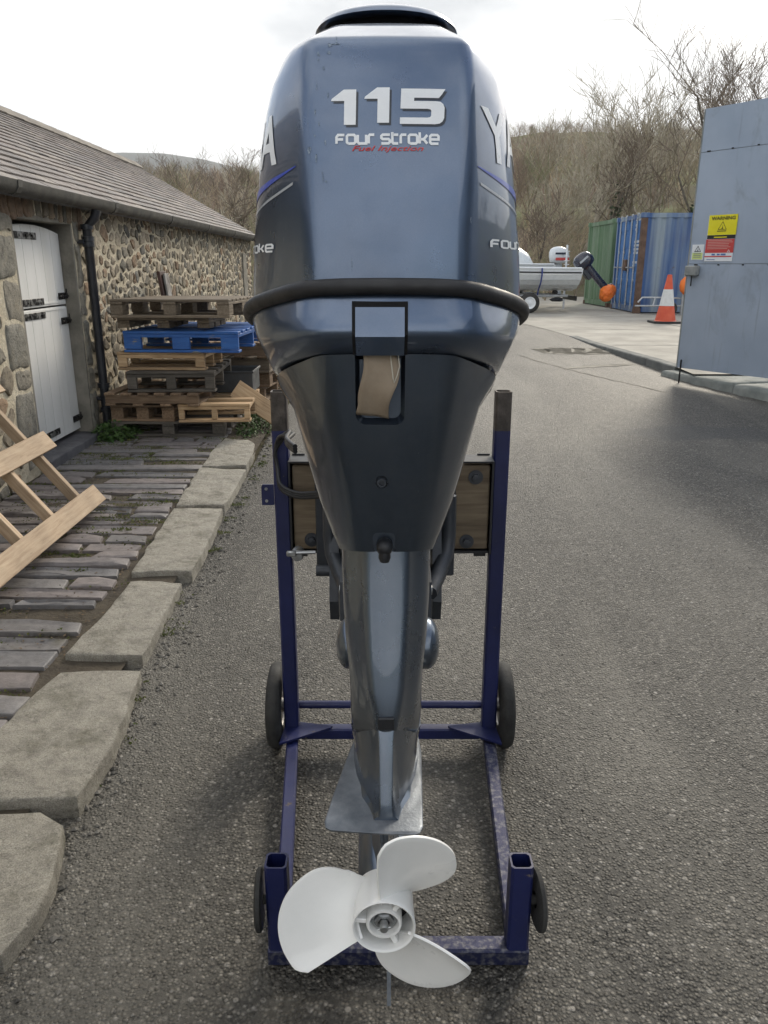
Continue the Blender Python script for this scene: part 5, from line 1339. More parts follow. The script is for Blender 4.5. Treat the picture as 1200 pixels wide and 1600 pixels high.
gpoly([rct(.040, .170, 1.566, 1.636)], 'lime_panel', M['sign_lime'], .0125, sg2); gpoly(tri(.104, 1.645, .085, .065, .006), 'pictogram', M['sign_black'], .0125, sg2); gpoly(figure_(.104, 1.653, .026), 'pictogram', M['sign_black'], .0127, sg2)
for i in range(3): gpoly([rct(.058, .15, 1.622 - i * .018, 1.629 - i * .018)], 'print_line', M['concrete_green'], .014, sg2)
# concrete kerb and threshold under the gate
kb = tag(bpy.data.objects.new('gateway_kerb', None), kind='structure'); COL.objects.link(kb); kb.location = (3.8, 8.8, 0)
rg = random.Random(9)
slab_piece([(3.42, 9.72), (3.60, 9.05), (3.80, 8.52), (5.2, 9.0), (5.0, 9.6), (3.85, 9.85)], lambda x, y: gz(y) - .05, lambda x, y: .278 - (y - 9) * .01, rg, edge=.03, jit=.015).build('kerb_block', M['concrete_green'], kb, smooth=50)
slab_piece([(3.815, 8.50), (3.92, 8.08), (4.15, 7.75), (4.9, 7.2), (6.4, 8.4), (5.22, 8.97)], lambda x, y: gz(y) - .05, lambda x, y: .272 - (y - 9) * .005, rg, edge=.035, jit=.02).build('kerb_block', M['concrete_green'], kb, smooth=50)

# ---- unseen shed added past the right edge to darken the cowl reflections
wk = thing('unseen_shed', 'unseen grey blue shed added right of the gate for dark reflections', 'building', (9.5, 1.5, 0))
WX0, WX1, WY0, WY1, WH = 6.3, 15.5, -9.0, 4.0, 4.5
e = MB(); e.box(((WX0 + WX1) / 2, (WY0 + WY1) / 2, WH / 2), (WX1 - WX0 - .1, WY1 - WY0 - .1, WH)); e.build('wall', M['gate'], wk)
y_ = WY0
while y_ < WY1 - .1:                                     # cladding sheets
    e = MB(); e.box((WX0 + .02, y_ + .5, WH / 2 + .1), (.03, .985, WH - .2), bev=.004); e.build('cladding_sheet', M['gate'], wk); y_ += 1.0
x_ = WX0 + .06
while x_ < WX1 - .3:
    for yy in (WY1 - .02, WY0 + .02):
        e = MB(); e.box((x_ + .5, yy, WH / 2 + .1), (.985, .03, WH - .2), bev=.004); e.build('cladding_sheet', M['gate'], wk)
    x_ += 1.0
e = MB(); e.loft([[(WX0 - .25, y, WH - .02), ((WX0 + WX1) / 2, y, WH + 1.3), (WX1 + .25, y, WH - .02), (WX1 + .25, y, WH - .1), ((WX0 + WX1) / 2, y, WH + 1.2), (WX0 - .25, y, WH - .1)] for y in (WY0 - .25, WY1 + .25)]); e.build('roof', M['slate_dark'], wk)
for yc in (-6.0, -.5):
    e = MB(); e.box((WX0 - .01, yc, 1.75), (.05, 3.4, 3.4), bev=.01); rd_ = e.build('roller_door', M['gate_edge'], wk)
    for i in range(16):
        q = MB(); q.box((WX0 - .04, yc, .2 + i * .21), (.03, 3.3, .19), bev=.01); q.build('slat', M['gate_edge'], rd_)

# ================================================================== CONTAINERS
def container_mat(name, c1, c2, streaks, rust=.30):
    m, nt, b = nodes(name); v = coords(nt, rnd=False)
    c = ramp(nt, noise(nt, v, .9, 6), [(.3, c1), (.7, c2)])
    if streaks:
        f = ramp(nt, noise(nt, coords(nt, (3.2, 3.2, .12), False), 1.0, 5, .5), [(.42, 0), (.62, .85)]); c = mixc(nt, f, c, streaks)
    r_ = ramp(nt, noise(nt, v, 2.4, 9, .72), [(.63, 0), (.70, rust * 2)]); c = mixc(nt, r_, c, (.10, .045, .022))
    nt.links.new(c, b.inputs['Base Color']); P(b, Roughness=.6); bump(nt, b, noise(nt, v, 20, 5), .1, .01); return m
M['cont_blue'] = container_mat('faded blue container', (.02, .055, .19), (.04, .12, .30), (.28, .34, .38))
M['cont_door'] = container_mat('blue container doors', (.03, .12, .33), (.05, .17, .42), None, .2)
M['cont_green'] = container_mat('green container', (.075, .15, .075), (.12, .21, .115), (.20, .27, .19), .2)
M['rust'] = pm('rusty post', (.085, .05, .035), (.15, .095, .068), 6, .85, bmp=.3)
M['galv'] = pm('galvanised rod', (.36, .38, .40), (.50, .52, .53), 20, .45, metal=.6, bmp=.1)
def corr(e, L, H0, H1, M4, per=.278, dep=.036):
    """corrugated sheet along local X, height Z, waves in local Y"""
    xs = [(0, 0)]; x = 0
    while x < L:
        for dx, y in ((.07, 0), (.139, dep), (.209, dep), (.278, 0)):
            if x + dx < L: xs.append((x + dx, y))
        x += per
    xs.append((L, 0)); vs = []
    for x, y in xs: vs += [M4 @ Vector((x, y, H0)), M4 @ Vector((x, y, H1))]
    e.add(vs, [(2 * i, 2 * i + 2, 2 * i + 3, 2 * i + 1) for i in range(len(xs) - 1)])
def container(label, loc, rz, L, m, md, mpost, end='doors'):
    """origin at the near left bottom corner; X along the length, Y the width; end face at x = 0"""
    W, Hh = 2.44, 2.42
    t = thing('shipping_container', label, 'container', loc, (0, 0, rz), 'shipping containers in the yard')
    k = dict(world_built=False)
    e = MB(); e.box((L / 2, W / 2, Hh / 2 + .02), (L - .16, W - .2, Hh - .14)); e.build('core', M[m], t, **k)
    e = MB(); corr(e, L - .2, .17, Hh - .12, Matrix.Translation((.1, .02, 0))); e.build('side_sheet', M[m], t, fixn=False, **k)
    e = MB(); corr(e, L - .2, .17, Hh - .12, Matrix.Translation((.1, W - .06, 0))); e.build('side_sheet', M[m], t, fixn=False, **k)
    for x in (.07, L - .07):
        for y in (.07, W - .07):
            e = MB(); e.box((x, y, Hh / 2), (.14, .14, Hh - .24), bev=.006); e.build('corner_post', M[mpost if (x < 1 and y < 1) else m], t, **k)
            for z in (.06, Hh - .06):
                e = MB(); e.box((x + (.002 if x < 1 else -.002), y, z), (.178, .165, .118), bev=.008); e.build('corner_casting', M[m if z > 1 else 'rust'], t, **k)
    for y in (.06, W - .06):
        e = MB(); e.box((L / 2, y, .10), (L - .33, .10, .14), bev=.004); e.build('bottom_rail', M[m], t, **k)
        e = MB(); e.box((L / 2, y, Hh - .07), (L - .33, .09, .10), bev=.004); e.build('top_rail', M[m], t, **k)
    e = MB(); e.box((.05, W / 2, .10), (.10, W - .31, .14)); e.build('end_sill', M[m], t, **k)
    e = MB(); e.box((.05, W / 2, Hh - .07), (.10, W - .31, .11)); e.build('end_header', M[m], t, **k)
    e = MB(); e.box((L / 2, W / 2, Hh - .014), (L - .2, W - .2, .02)); e.build('roof', M[m], t, **k)
    if end == 'doors':
        for y0, y1 in ((.15, 1.215), (1.225, 2.29)):
            e = MB(); e.box((.055, (y0 + y1) / 2, Hh / 2), (.05, y1 - y0, Hh - .32), bev=.004); dr = e.build('door', M[md], t, **k)
            for z in (.38, .83, 1.30, 1.76, 2.20):
                q = MB(); q.box((.026, (y0 + y1) / 2, z), (.014, y1 - y0 - .14, .32), bev=.006); q.build('door_panel', M[md], dr, **k)
            for f in (.27, .74):
                yy = lerp(y0, y1, f); q = MB(); q.tube([(.002, yy, .10), (.002, yy, Hh - .10)], .021, 8)
                for z in (.18, .8, 1.5, 2.4): q.box((.008, yy, z), (.03, .10, .07), bev=.006)
                q.build('lock_rod', M['galv'], dr, smooth=40, **k)
                q = MB(); q.box((-.022, yy + .12, 1.12), (.014, .34, .03), bev=.003); q.build('handle', M['galv'], dr, **k)
        e = MB(); e.box((-.012, 1.22, 1.18), (.07, .26, .28), bev=.02); e.build('lock_box', M['rust'], t, **k)
        # stencilled code: rows of small white characters
        rows_ = [(2.22, 'SCXU'), (2.12, '4 1'), (1.98, '22G1'), (1.62, 'MGW 24000'), (1.52, 'TARE 2200'), (1.42, 'NET 21800'), (1.1, 'CU 33.2')]
        e = MB()
        for z, w in ((2.25, (.16, .30)), (2.12, (.16,)), (2.02, (.10,)), (1.72, (.10, .30)), (1.63, (.12, .28)), (1.54, (.10, .30)), (1.45, (.12, .26)), (1.22, (.10, .24)), (1.14, (.24,))):
            y = .62
            for ww in w:
                for c in range(int(ww / .045)):
                    e.add([(-.0015 + .018, y - c * .045, z), (-.0015 + .018, y - c * .045 - .03, z), (-.0015 + .018, y - c * .045 - .03, z + .055), (-.0015 + .018, y - c * .045, z + .055)], [(0, 1, 2, 3)])
                y -= ww + .06
        tag(e.build('stencil', M['sign_white'], t, fixn=False, **k), kind='stuff')
    else:
        e = MB(); corr(e, W - .28, .17, Hh - .12, Matrix.Translation((.02, W - .14, 0)) @ Matrix.Rotation(R(-90), 4, 'Z')); e.build('end_sheet', M[m], t, fixn=False, **k)
    return t
container('faded blue shipping container with rusty corner post and barred doors', (6.40, 20.60, gz(20) + .01), R(-1.5), 6.06, 'cont_blue', 'cont_door', 'rust')
container('green shipping container standing behind the blue one', (6.45, 23.35, gz(23) + .01), R(2), 6.06, 'cont_green', 'cont_green', 'cont_green', 'sheet')

# ================================================================== TRAFFIC CONE
M['cone_red'] = pm('cone red plastic', (.58, .075, .03), (.64, .11, .045), 6, .5, bmp=.1)
M['cone_white'] = pm('cone reflective band', (.60, .61, .60), (.68, .69, .68), 14, .45, bmp=.05)
cz = yard_z(17.3)
cone = thing('traffic_cone', 'tall red and white traffic cone standing in the concrete yard', 'traffic cone', (6.08, 17.35, cz))
e = MB(); e.prism([(x, y) for x, y in rrect(0, 0, .62, .62, .09)], .045); e.build('base', M['rubber'], cone, world_built=False)
prof = lambda z: lerp(.205, .045, (z - .05) / .95)
for z0, z1, m_ in ((.04, .36, 'cone_red'), (.36, .70, 'cone_white'), (.70, 1.0, 'cone_red')):
    e = MB(); P_ = [(prof(z0), z0), (prof(z1), z1)]
    if z0 < .1: P_ = [(.235, .045), (.215, .06)] + P_[1:]
    if z1 == 1.0: P_ += [(.035, 1.0), (.03, .95)]
    if m_ == 'cone_white': P_ = [(r_ + .003, z) for r_, z in P_]
    e.lathe(P_, 28); e.build('band' if m_ == 'cone_white' else 'sleeve', M[m_], cone, smooth=40, world_built=False)

# ================================================================== BOATS ON TRAILERS
M['gel'] = pm('white gelcoat', (.58, .62, .65), (.66, .69, .71), 3, .3, bmp=.02, coat=.3)
M['gel2'] = pm('pale grey gelcoat', (.64, .68, .71), (.70, .73, .75), 3, .3, bmp=.02, coat=.3)
M['navy_cowl'] = pm('navy outboard cowl', (.008, .011, .028), (.014, .018, .04), 5, .25, bmp=.02, coat=.5)
M['orange'] = pm('orange bag', (.80, .16, .02), (.88, .22, .03), 5, .55, bmp=.2)
M['blue_strap'] = pm('blue strap', (.02, .04, .22), None, 5, .7, bmp=.1)
def small_boat(label, loc, rz, L=4.4, W=1.7, Hh=.78, m='gel2', strakes=5):
    t = thing('boat', label, 'boat', loc, (0, 0, rz), 'boats on trailers in the yard')
    k = dict(world_built=False)
    def sec(u):                                        # u 0 stern .. 1 bow, bow towards -X
        w = W / 2 * (1 - max(0, (u - .35) / .65) ** 2.3); d = Hh * (1 + .22 * u * u); ke = .10 * max(0, u - .6) ** 2 * 8
        pts = []
        for i in range(strakes + 1):
            a = i / strakes; yy = w * (math.sin(a * math.pi / 2) ** .62) * 1.0; zz = ke + (d - ke) * a ** 1.35
            pts.append((yy, zz))
        return pts
    us = [0, .12, .25, .4, .55, .7, .82, .92, .99]
    for s in (1, -1):
        for i in range(strakes):                        # lapped planks
            e = MB(); A, B = [], []
            for u in us:
                p = sec(u); x = -u * L; lap = .012
                A.append((x + (.06 * p[i][1] if u == 0 else 0), s * (p[i][0] + lap), p[i][1])); B.append((x + (.06 * p[i + 1][1] if u == 0 else 0), s * p[i + 1][0], p[i + 1][1]))
            e.add(A + B, [(j, j + 1, len(us) + j + 1, len(us) + j) for j in range(len(us) - 1)]); o = e.build('strake', M[m], t, fixn=False, **k); md = o.modifiers.new('t', 'SOLIDIFY'); md.thickness = .012
        e = MB(); e.tube([(-u * L, s * (sec(u)[-1][0] + .01), sec(u)[-1][1] - .10) for u in us], .018, 6); e.build('rubbing_strip', M['plastic_black'], t, **k)
        e = MB(); e.tube([(-u * L, s * (sec(u)[-1][0]), sec(u)[-1][1]) for u in us], .03, 6); e.build('gunwale', M[m], t, **k)
    p = sec(0); e = MB(); pts = [(y, z) for y, z in p] + [(-y, z) for y, z in p[::-1]]
    e.loft([[(x + .06 * z, y, z) for y, z in pts] for x in (-.03, .01)]); e.build('transom', M[m], t, **k)
    e = MB(); vs = []; 
    for u in us: q = sec(u); vs += [(-u * L, q[-2][0] * .96, q[-2][1]), (-u * L, -q[-2][0] * .96, q[-2][1])]
    e.add(vs, [(2 * i, 2 * i + 1, 2 * i + 3, 2 * i + 2) for i in range(len(us) - 1)]); e.build('deck', M['gel'], t, fixn=False, **k)
    return t
def trailer(label, loc, rz, L=4.8, wz=.26):
    t = thing('boat_trailer', label, 'trailer', loc, (0, 0, rz), 'boat trailers in the yard'); k = dict(world_built=False)
    for s in (-1, 1):
        e = MB(); e.tube([(-.3, s * .55, .42), (-L * .55, s * .55, .42), (-L, 0, .44)], .035, 6); e.build('rail', M['galv'], t, **k)
        Mx = Matrix.Translation((-1.35, s * .82, wz)) @ Matrix.Rotation(R(90), 4, 'X')
        w = MB(); w.lathe([(.15, -.075), (.22, -.08), (.255, -.05), (.26, 0), (.255, .05), (.22, .08), (.15, .075)], 28, Mx); wo = w.build('wheel', M['tyre'], t, smooth=50, **k)
        h = MB(); h.lathe([(0, .07), (.03, .075), (.045, .06), (.11, .055), (.135, .078), (.152, .078), (.15, -.078), (.135, -.078), (.11, -.055), (.045, -.06), (.03, -.075), (0, -.07)], 24, Mx); h.build('rim', M['sign_white'], wo, smooth=40, **k)
    e = MB(); e.tube([(-1.35, -.8, wz), (-1.35, .8, wz)], .03, 6); e.build('axle', M['iron'], t, **k)
    for x in (-.5, -2.2, -3.4):
        e = MB(); e.tube([(x, -.56, .42), (x, .56, .42)], .03, 6); e.build('cross_member', M['iron'], t, **k)
        e = MB(); e.tube([(x, -.1, .49), (x, .1, .49)], .06, 8); e.build('keel_roller', M['rubber'], t, **k)
    e = MB(); e.box((-.1, 0, .36), (.05, 1.3, .12), bev=.01); e.build('lamp_board', M['iron'], t, **k)
    return t
def outboard_small(label, loc, rx, rz, mc, s=1.0, grp=None):
    """engine with prop towards +X when tilted"""
    t = thing('outboard_motor', label, 'outboard motor', loc, (0, R(rx), rz)); k = dict(world_built=False)
    def el(cx, cz, a, b2, w, z): return None
    e = MB(); L_ = []
    for z, a, w, x0 in ((.20, .17, .13, 0), (.24, .24, .17, .01), (.36, .27, .185, .01), (.48, .26, .18, .0), (.56, .22, .15, -.01), (.61, .14, .10, -.02), (.63, .05, .04, -.02)):
        L_.append([((x0 + a * math.copysign(abs(math.cos(q)) ** .7, math.cos(q))) * s, w * math.copysign(abs(math.sin(q)) ** .7, math.sin(q)) * s, z * s) for q in (2 * math.pi * i / 20 for i in range(20))])
    e.loft(L_); cw = e.build('cowl', M[mc], t, smooth=60, **k)
    for sgn in (-1, 1):
        q = MB(); q.box((.0, sgn * .188 * s, .45 * s), (.28 * s, .006, .05 * s)); q.build('stripe', M['silver_decal'] if mc != 'gel' else M['navy_cowl'], cw, **k)
        if mc == 'gel':
            q = MB(); q.box((.05 * s, sgn * .189 * s, .31 * s), (.36 * s, .006, .07 * s)); q.build('stripe', M['sign_red'], cw, **k)
    e = MB(); e.loft([[((x + dx) * s, y * s, z * s) for x, y in ((-.09, -.04), (0, -.065), (.09, -.03), (.11, 0), (.09, .03), (0, .065), (-.09, .04))] for z, dx in ((.22, 0), (0, 0), (-.35, .01), (-.60, .02))]); lg = e.build('leg', M['navy_cowl'] if mc != 'gel' else M['gel2'], t, smooth=50, **k)
    e = MB(); e.box((.06 * s, 0, -.60 * s), (.34 * s, .2 * s, .012)); e.build('plate', M['bracket'], lg, **k)
    e = MB(); e.lathe([(0, -.22 * s), (.05 * s, -.14 * s), (.055 * s, .1 * s), (.03 * s, .2 * s), (0, .2 * s)], 14, Matrix.Translation((.03 * s, 0, -.75 * s)) @ Matrix.Rotation(R(90), 4, 'Y')); e.build('gearcase', M['bracket'], lg, smooth=50, **k)
    e = MB(); e.box((.03 * s, 0, -.68 * s), (.16 * s, .03 * s, .16 * s)); e.build('strut', M['bracket'], lg, **k)
    e = MB(); e.box((-.16 * s, 0, .06 * s), (.12 * s, .26 * s, .30 * s), bev=.02); e.build('clamp', M['bracket'], t, **k)
    return t
bx, by = 5.05, 21.6; bz = gz(21.6)
trailer('galvanised boat trailer with white wheel rims under the clinker boat', (bx, by, bz), R(2))
bt = small_boat('pale clinker dinghy with dark rubbing strip on a trailer in the yard', (bx - .05, by, bz + .55), R(2), 4.5, 1.62, .55)
e = MB(); e.box((-.30, -.80, .50), (.38, .012, .05), Matrix.Rotation(R(-1), 3, 'Z')); e.build('name_strip', M['sign_red'], bt, world_built=False)
st = MB(); st.tube([(-1.02, -.84, .56), (-1.02, -.86, .40), (-1.03, -.80, .2), (-1.04, -.60, .0), (-1.04, -.56, -.10)], .022, 4); tag(st.build('strap', M['blue_strap'], bt, world_built=False))
outboard_small('navy outboard tilted up on the stern of the clinker dinghy', (bx + .45, by, bz + 1.00), -42, R(2), 'navy_cowl', .95)
# orange bag over the tilted propeller
rb_ = random.Random(2); e = MB(); L_ = []
for i, (z, r_) in enumerate(((-.26, .04), (-.22, .12), (-.12, .18), (0, .195), (.1, .17), (.17, .11), (.2, .05))):
    L_.append([(r_ * math.cos(q) * (1 + .2 * math.sin(3 * q + i * 1.7) + rb_.uniform(-.1, .1)), r_ * math.sin(q) * (1 + .16 * math.cos(4 * q + i * 2) + rb_.uniform(-.1, .1)), z + rb_.uniform(-.02, .02)) for q in (2 * math.pi * j / 16 for j in range(16))])
e.loft(L_); bag = e.build('propeller_bag', M['orange'], smooth=25); bag.location = (bx + .92, by - .02, bz + .50); bag.rotation_euler = (0, R(45), 0)
tag(bag, 'bright orange bag wrapped round the tilted dinghy propeller', 'bag')
# second boat behind, white with cuddy and white outboard
bt2 = small_boat('white boat with rounded cuddy parked behind the clinker dinghy', (bx - .30, by + 2.4, bz + .48), R(3), 4.6, 1.8, .72, 'gel', 4)
e = MB(); L_ = []
for x, w, h in ((-.45, .45, .03), (-.62, .6, .36), (-.85, .66, .50), (-1.6, .66, .50), (-2.7, .55, .40), (-3.3, .3, .12)):
    L_.append([(x, w * math.cos(q), .70 + h * max(0, math.sin(q)) ** .7) for q in (math.pi * j / 12 for j in range(13))])
e.loft(L_); cd = e.build('cuddy', M['gel'], bt2, smooth=50, world_built=False)
trailer('boat trailer under the white cuddy boat', (bx - .5, by + 2.4, bz), R(3))
outboard_small('white outboard with red stripe upright on the cuddy boat', (bx + .05, by + 2.38, bz + 1.02), 0, R(3), 'gel', 1.08)
e = MB(); e.tube([(bx + .02, by + 1.2, bz), (bx + .02, by + 1.2, bz + 1.72)], .028, 8)
ml = e.build('marker_pole', M['sign_white'], smooth=40)
for z in (1.2, 1.3, 1.42, 1.55):
    q = MB(); q.tube([(bx - .05, by + 1.18, bz + z), (bx + .10, by + 1.18, bz + z)], .010, 6); q.build('peg', M['sign_white'], ml)
tag(ml, 'thin white marker pole with pegs standing behind the dinghy stern', 'pole')
# loose things by the container: orange buoy on a pale trailer frame
fl = thing('trailer_frame', 'pale launching trolley frame with small wheel beside the blue container', 'trolley', (7.1, 20.1, gz(20)))
for P_ in ([(-.75, .1, .30), (-.65, .1, .42), (-.1, .05, .42), (1.2, 0, .35)], [(-.85, 0, .22), (1.2, 0, .22)], [(-.4, 0, .22), (-.35, .05, .40)], [(.3, 0, .22), (.35, 0, .38)]):
    e = MB(); e.tube(P_, .022, 6); e.build('rail', M['galv'], fl, world_built=False)
Mx = Matrix.Translation((.0, -.12, .17)) @ Matrix.Rotation(R(80), 4, 'X'); e = MB(); e.lathe([(.05, -.04), (.14, -.045), (.17, 0), (.14, .045), (.05, .04), (.05, -.04)], 20, Mx); e.build('wheel', M['tyre'], fl, smooth=50, world_built=False)
e = MB(); e.lathe([(0, -.24), (.07, -.22), (.15, -.14), (.18, -.02), (.16, .1), (.09, .18), (.05, .2), (.05, .26), (0, .27)], 20); by_ = e.build('mooring_buoy', M['orange'], smooth=60); by_.location = (7.42, 19.9, gz(20) + .72); tag(by_, 'orange mooring buoy half hidden behind the gate edge', 'buoy')
e = MB(); e.tube([(7.42, 20.1, gz(20) - .02), (7.42, 20.1, gz(20) + 1.0)], .03, 8); pb = e.build('buoy_post', M['galv']); tag(pb, 'short galvanised post holding up the orange mooring buoy', 'post')

# ================================================================== TREES
M['bark'] = pm('grey bark', (.085, .072, .058), (.16, .14, .115), 5, .9, bmp=.5, bscale=30, bdist=.02)
M['bark_pale'] = pm('pale bark', (.30, .265, .205), (.46, .41, .32), 5, .9, bmp=.4, bscale=30, bdist=.02)
M['twig'] = pm('brown twigs', (.13, .10, .075), (.21, .165, .125), 2, .9, bmp=0)
M['ivy'] = pm('ivy leaves', (.022, .040, .014), (.05, .075, .024), 3, .55, bmp=0)
def seg(V, F, a, b2, r0, r1, n):
    t = b2 - a
    if t.length < 1e-5: return
    t = t.normalized(); u = t.orthogonal().normalized(); w = t.cross(u); o = len(V)
    for p, r_ in ((a, r0), (b2, r1)):
        for j in range(n):
            q = 2 * math.pi * j / n; V.append(p + (u * math.cos(q) + w * math.sin(q)) * r_)
    for j in range(n): F.append((o + j, o + (j + 1) % n, o + n + (j + 1) % n, o + n + j))
def grow(rnd, pos, d, ln, r_, lvl, maxl, V0, F0, V1, F1, up=.25, spread=.75, ends=None, minr=.006):
    k = 4 if lvl == 0 else 3; p = pos.copy(); dirv = d.copy(); rr_ = r_
    for i in range(k):
        dirv = (dirv + Vector((rnd.gauss(0, .12), rnd.gauss(0, .12), rnd.gauss(0, .06) + up * .12))).normalized()
        q = p + dirv * ln / k; r2 = rr_ * (.86 if lvl else .9)
        if lvl <= 1: seg(V0, F0, p, q, rr_, r2, 6 if lvl == 0 else 4)
        else: seg(V1, F1, p, q, max(minr, rr_), max(minr, r2), 3)
        p, rr_ = q, r2
        if lvl < maxl and (i >= 1 or lvl > 0):
            for _ in range(rnd.choice([1, 2, 2]) if lvl else rnd.choice([1, 2, 2, 3])):
                a = Vector((rnd.gauss(0, 1), rnd.gauss(0, 1), rnd.gauss(0, .5))).normalized()
                nd = (dirv * (1 - spread * .55) + a * spread + Vector((0, 0, up))).normalized()
                grow(rnd, p, nd, ln * rnd.uniform(.48, .72), rr_ * rnd.uniform(.45, .65), lvl + 1, maxl, V0, F0, V1, F1, up, spread, ends, minr)
    if ends is not None: ends.append(p)
    return p
def tree(label, loc, h, seed, bark='bark', lean=(0, 0), maxl=4, spread=.7, ivy=0, grp='bare trees behind the yard', up=.3, minr=.011):
    rnd = random.Random(seed); V0, F0, V1, F1 = [], [], [], []
    grow(rnd, Vector((0, 0, -.3)), Vector((lean[0], lean[1], 1)).normalized(), h * .62, h * .021, 0, maxl, V0, F0, V1, F1, up, spread, None, minr)
    zm = max(v.z for v in V1); k = h / zm
    t = thing('bare_tree', label, 'tree', loc, (0, 0, 0), grp)
    e = MB(); e.v = [tuple(v * k) for v in V0]; e.f = F0; e.build('trunk', M[bark], t, smooth=60, fixn=False, world_built=False)
    e = MB(); e.v = [tuple(v * k) for v in V1]; e.f = F1; e.build('crown', M['twig' if bark == 'bark' else bark], t, fixn=False, world_built=False)
    if ivy:
        e = MB()
        for _ in range(ivy):
            v = rnd.choice(V0) * k
            if v.z > h * .66 or math.hypot(v.x, v.y) > .28 + .05 * v.z: continue
            p = v + Vector((rnd.gauss(0, .12), rnd.gauss(0, .12), rnd.gauss(0, .35))); s = rnd.uniform(.04, .09); a = Vector((rnd.gauss(0, 1), rnd.gauss(0, 1), rnd.gauss(0, 1))).normalized(); b2 = a.orthogonal().normalized() * s; c = a.cross(b2).normalized() * s
            e.add([p - b2, p - c * .7, p + b2, p + c], [(0, 1, 2, 3)])
        e.build('ivy', M['ivy'], t, fixn=False, world_built=False)
    return t
def at(px, y): return 600 and (px - 600) * y / 1290.0
TR = [  # px at base, Y, height, seed, bark, lean, ivy, label
    (872, 36, 6.6, 1, 'bark_pale', (-.05, 0), 0, 'pale slender bare tree rising left of the green container'),
    (905, 38, 8.6, 2, 'bark_pale', (.02, 0), 0, 'tall pale forked bare tree above the green container'),
    (946, 35, 7.0, 3, 'bark', (0, 0), 900, 'ivy wrapped bare tree just behind the blue container doors'),
    (968, 40, 8.4, 4, 'bark_pale', (.06, 0), 0, 'bare tree with fine upright twigs behind the container roof'),
    (1036, 37, 9.0, 5, 'bark_pale', (-.16, 0), 0, 'bare tree leaning left with a wide fan of pale branches'),
    (1080, 33, 10.0, 6, 'bark', (.0, 0), 3800, 'tallest bare tree with ivy clad trunk beside the gate'),
    (1128, 41, 9.5, 7, 'bark', (.05, 0), 0, 'bare tree showing above the gate next to the ivy clad one'),
    (1185, 42, 9.8, 8, 'bark', (.05, 0), 0, 'bare tree above the top edge of the gate at far right'),
    (836, 31, 4.0, 9, 'bark', (.12, 0), 0, 'low spreading thorn tree behind the white boat'),
    (306, 62, 8.2, 10, 'bark', (0, 0), 0, 'bare tree breaking the skyline above the barn ridge'),
    (392, 58, 7.6, 11, 'bark', (.04, 0), 0, 'bare tree on the skyline beside the motor cowl'),
    (352, 30, 3.4, 12, 'bark_pale', (.1, 0), 250, 'small pale tree with some green behind the barn gable'),
    (385, 33, 4.6, 13, 'bark', (-.1, 0), 200, 'scrubby tree close behind the far corner of the barn'),
]
for px, Y, h, sd_, bk, ln, iv, lab in TR:
    x = at(px, Y); z = max(gz(Y), hill_z(x, Y)) - .05
    tree(lab, (x, Y, z), h, sd_, bk, ln, 4 if h > 5 else 4, .72, iv)

# slender pale trees at the near edge of the wood
re_ = random.Random(55); pale_src = []
for i in range(14):
    px_ = re_.choice([re_.uniform(800, 1080), re_.uniform(800, 1080), re_.uniform(250, 400)]); Y = re_.uniform(43, 62); x = at(px_, Y); z = hill_z(x, Y) - .1
    hm = (.126 + .04 * sstep(-5, 12, x)) * Y + 1.5 - z
    if i < 4:
        o = tree('slender pale bare tree at the near edge of the hillside wood', (x, Y, z), max(3.5, hm * re_.uniform(.85, 1.15)), 200 + i, 'bark_pale', (re_.uniform(-.1, .1), 0), 3, .6, 0, 'pale trees at the edge of the wood', .4, .018); pale_src.append(o)
    else:
        o = copy_tree(re_.choice(pale_src)); o.location = (x, Y, z); o.rotation_euler = (0, 0, re_.uniform(0, 6.28)); k_ = re_.uniform(.8, 1.1); o.scale = (k_, k_, k_)
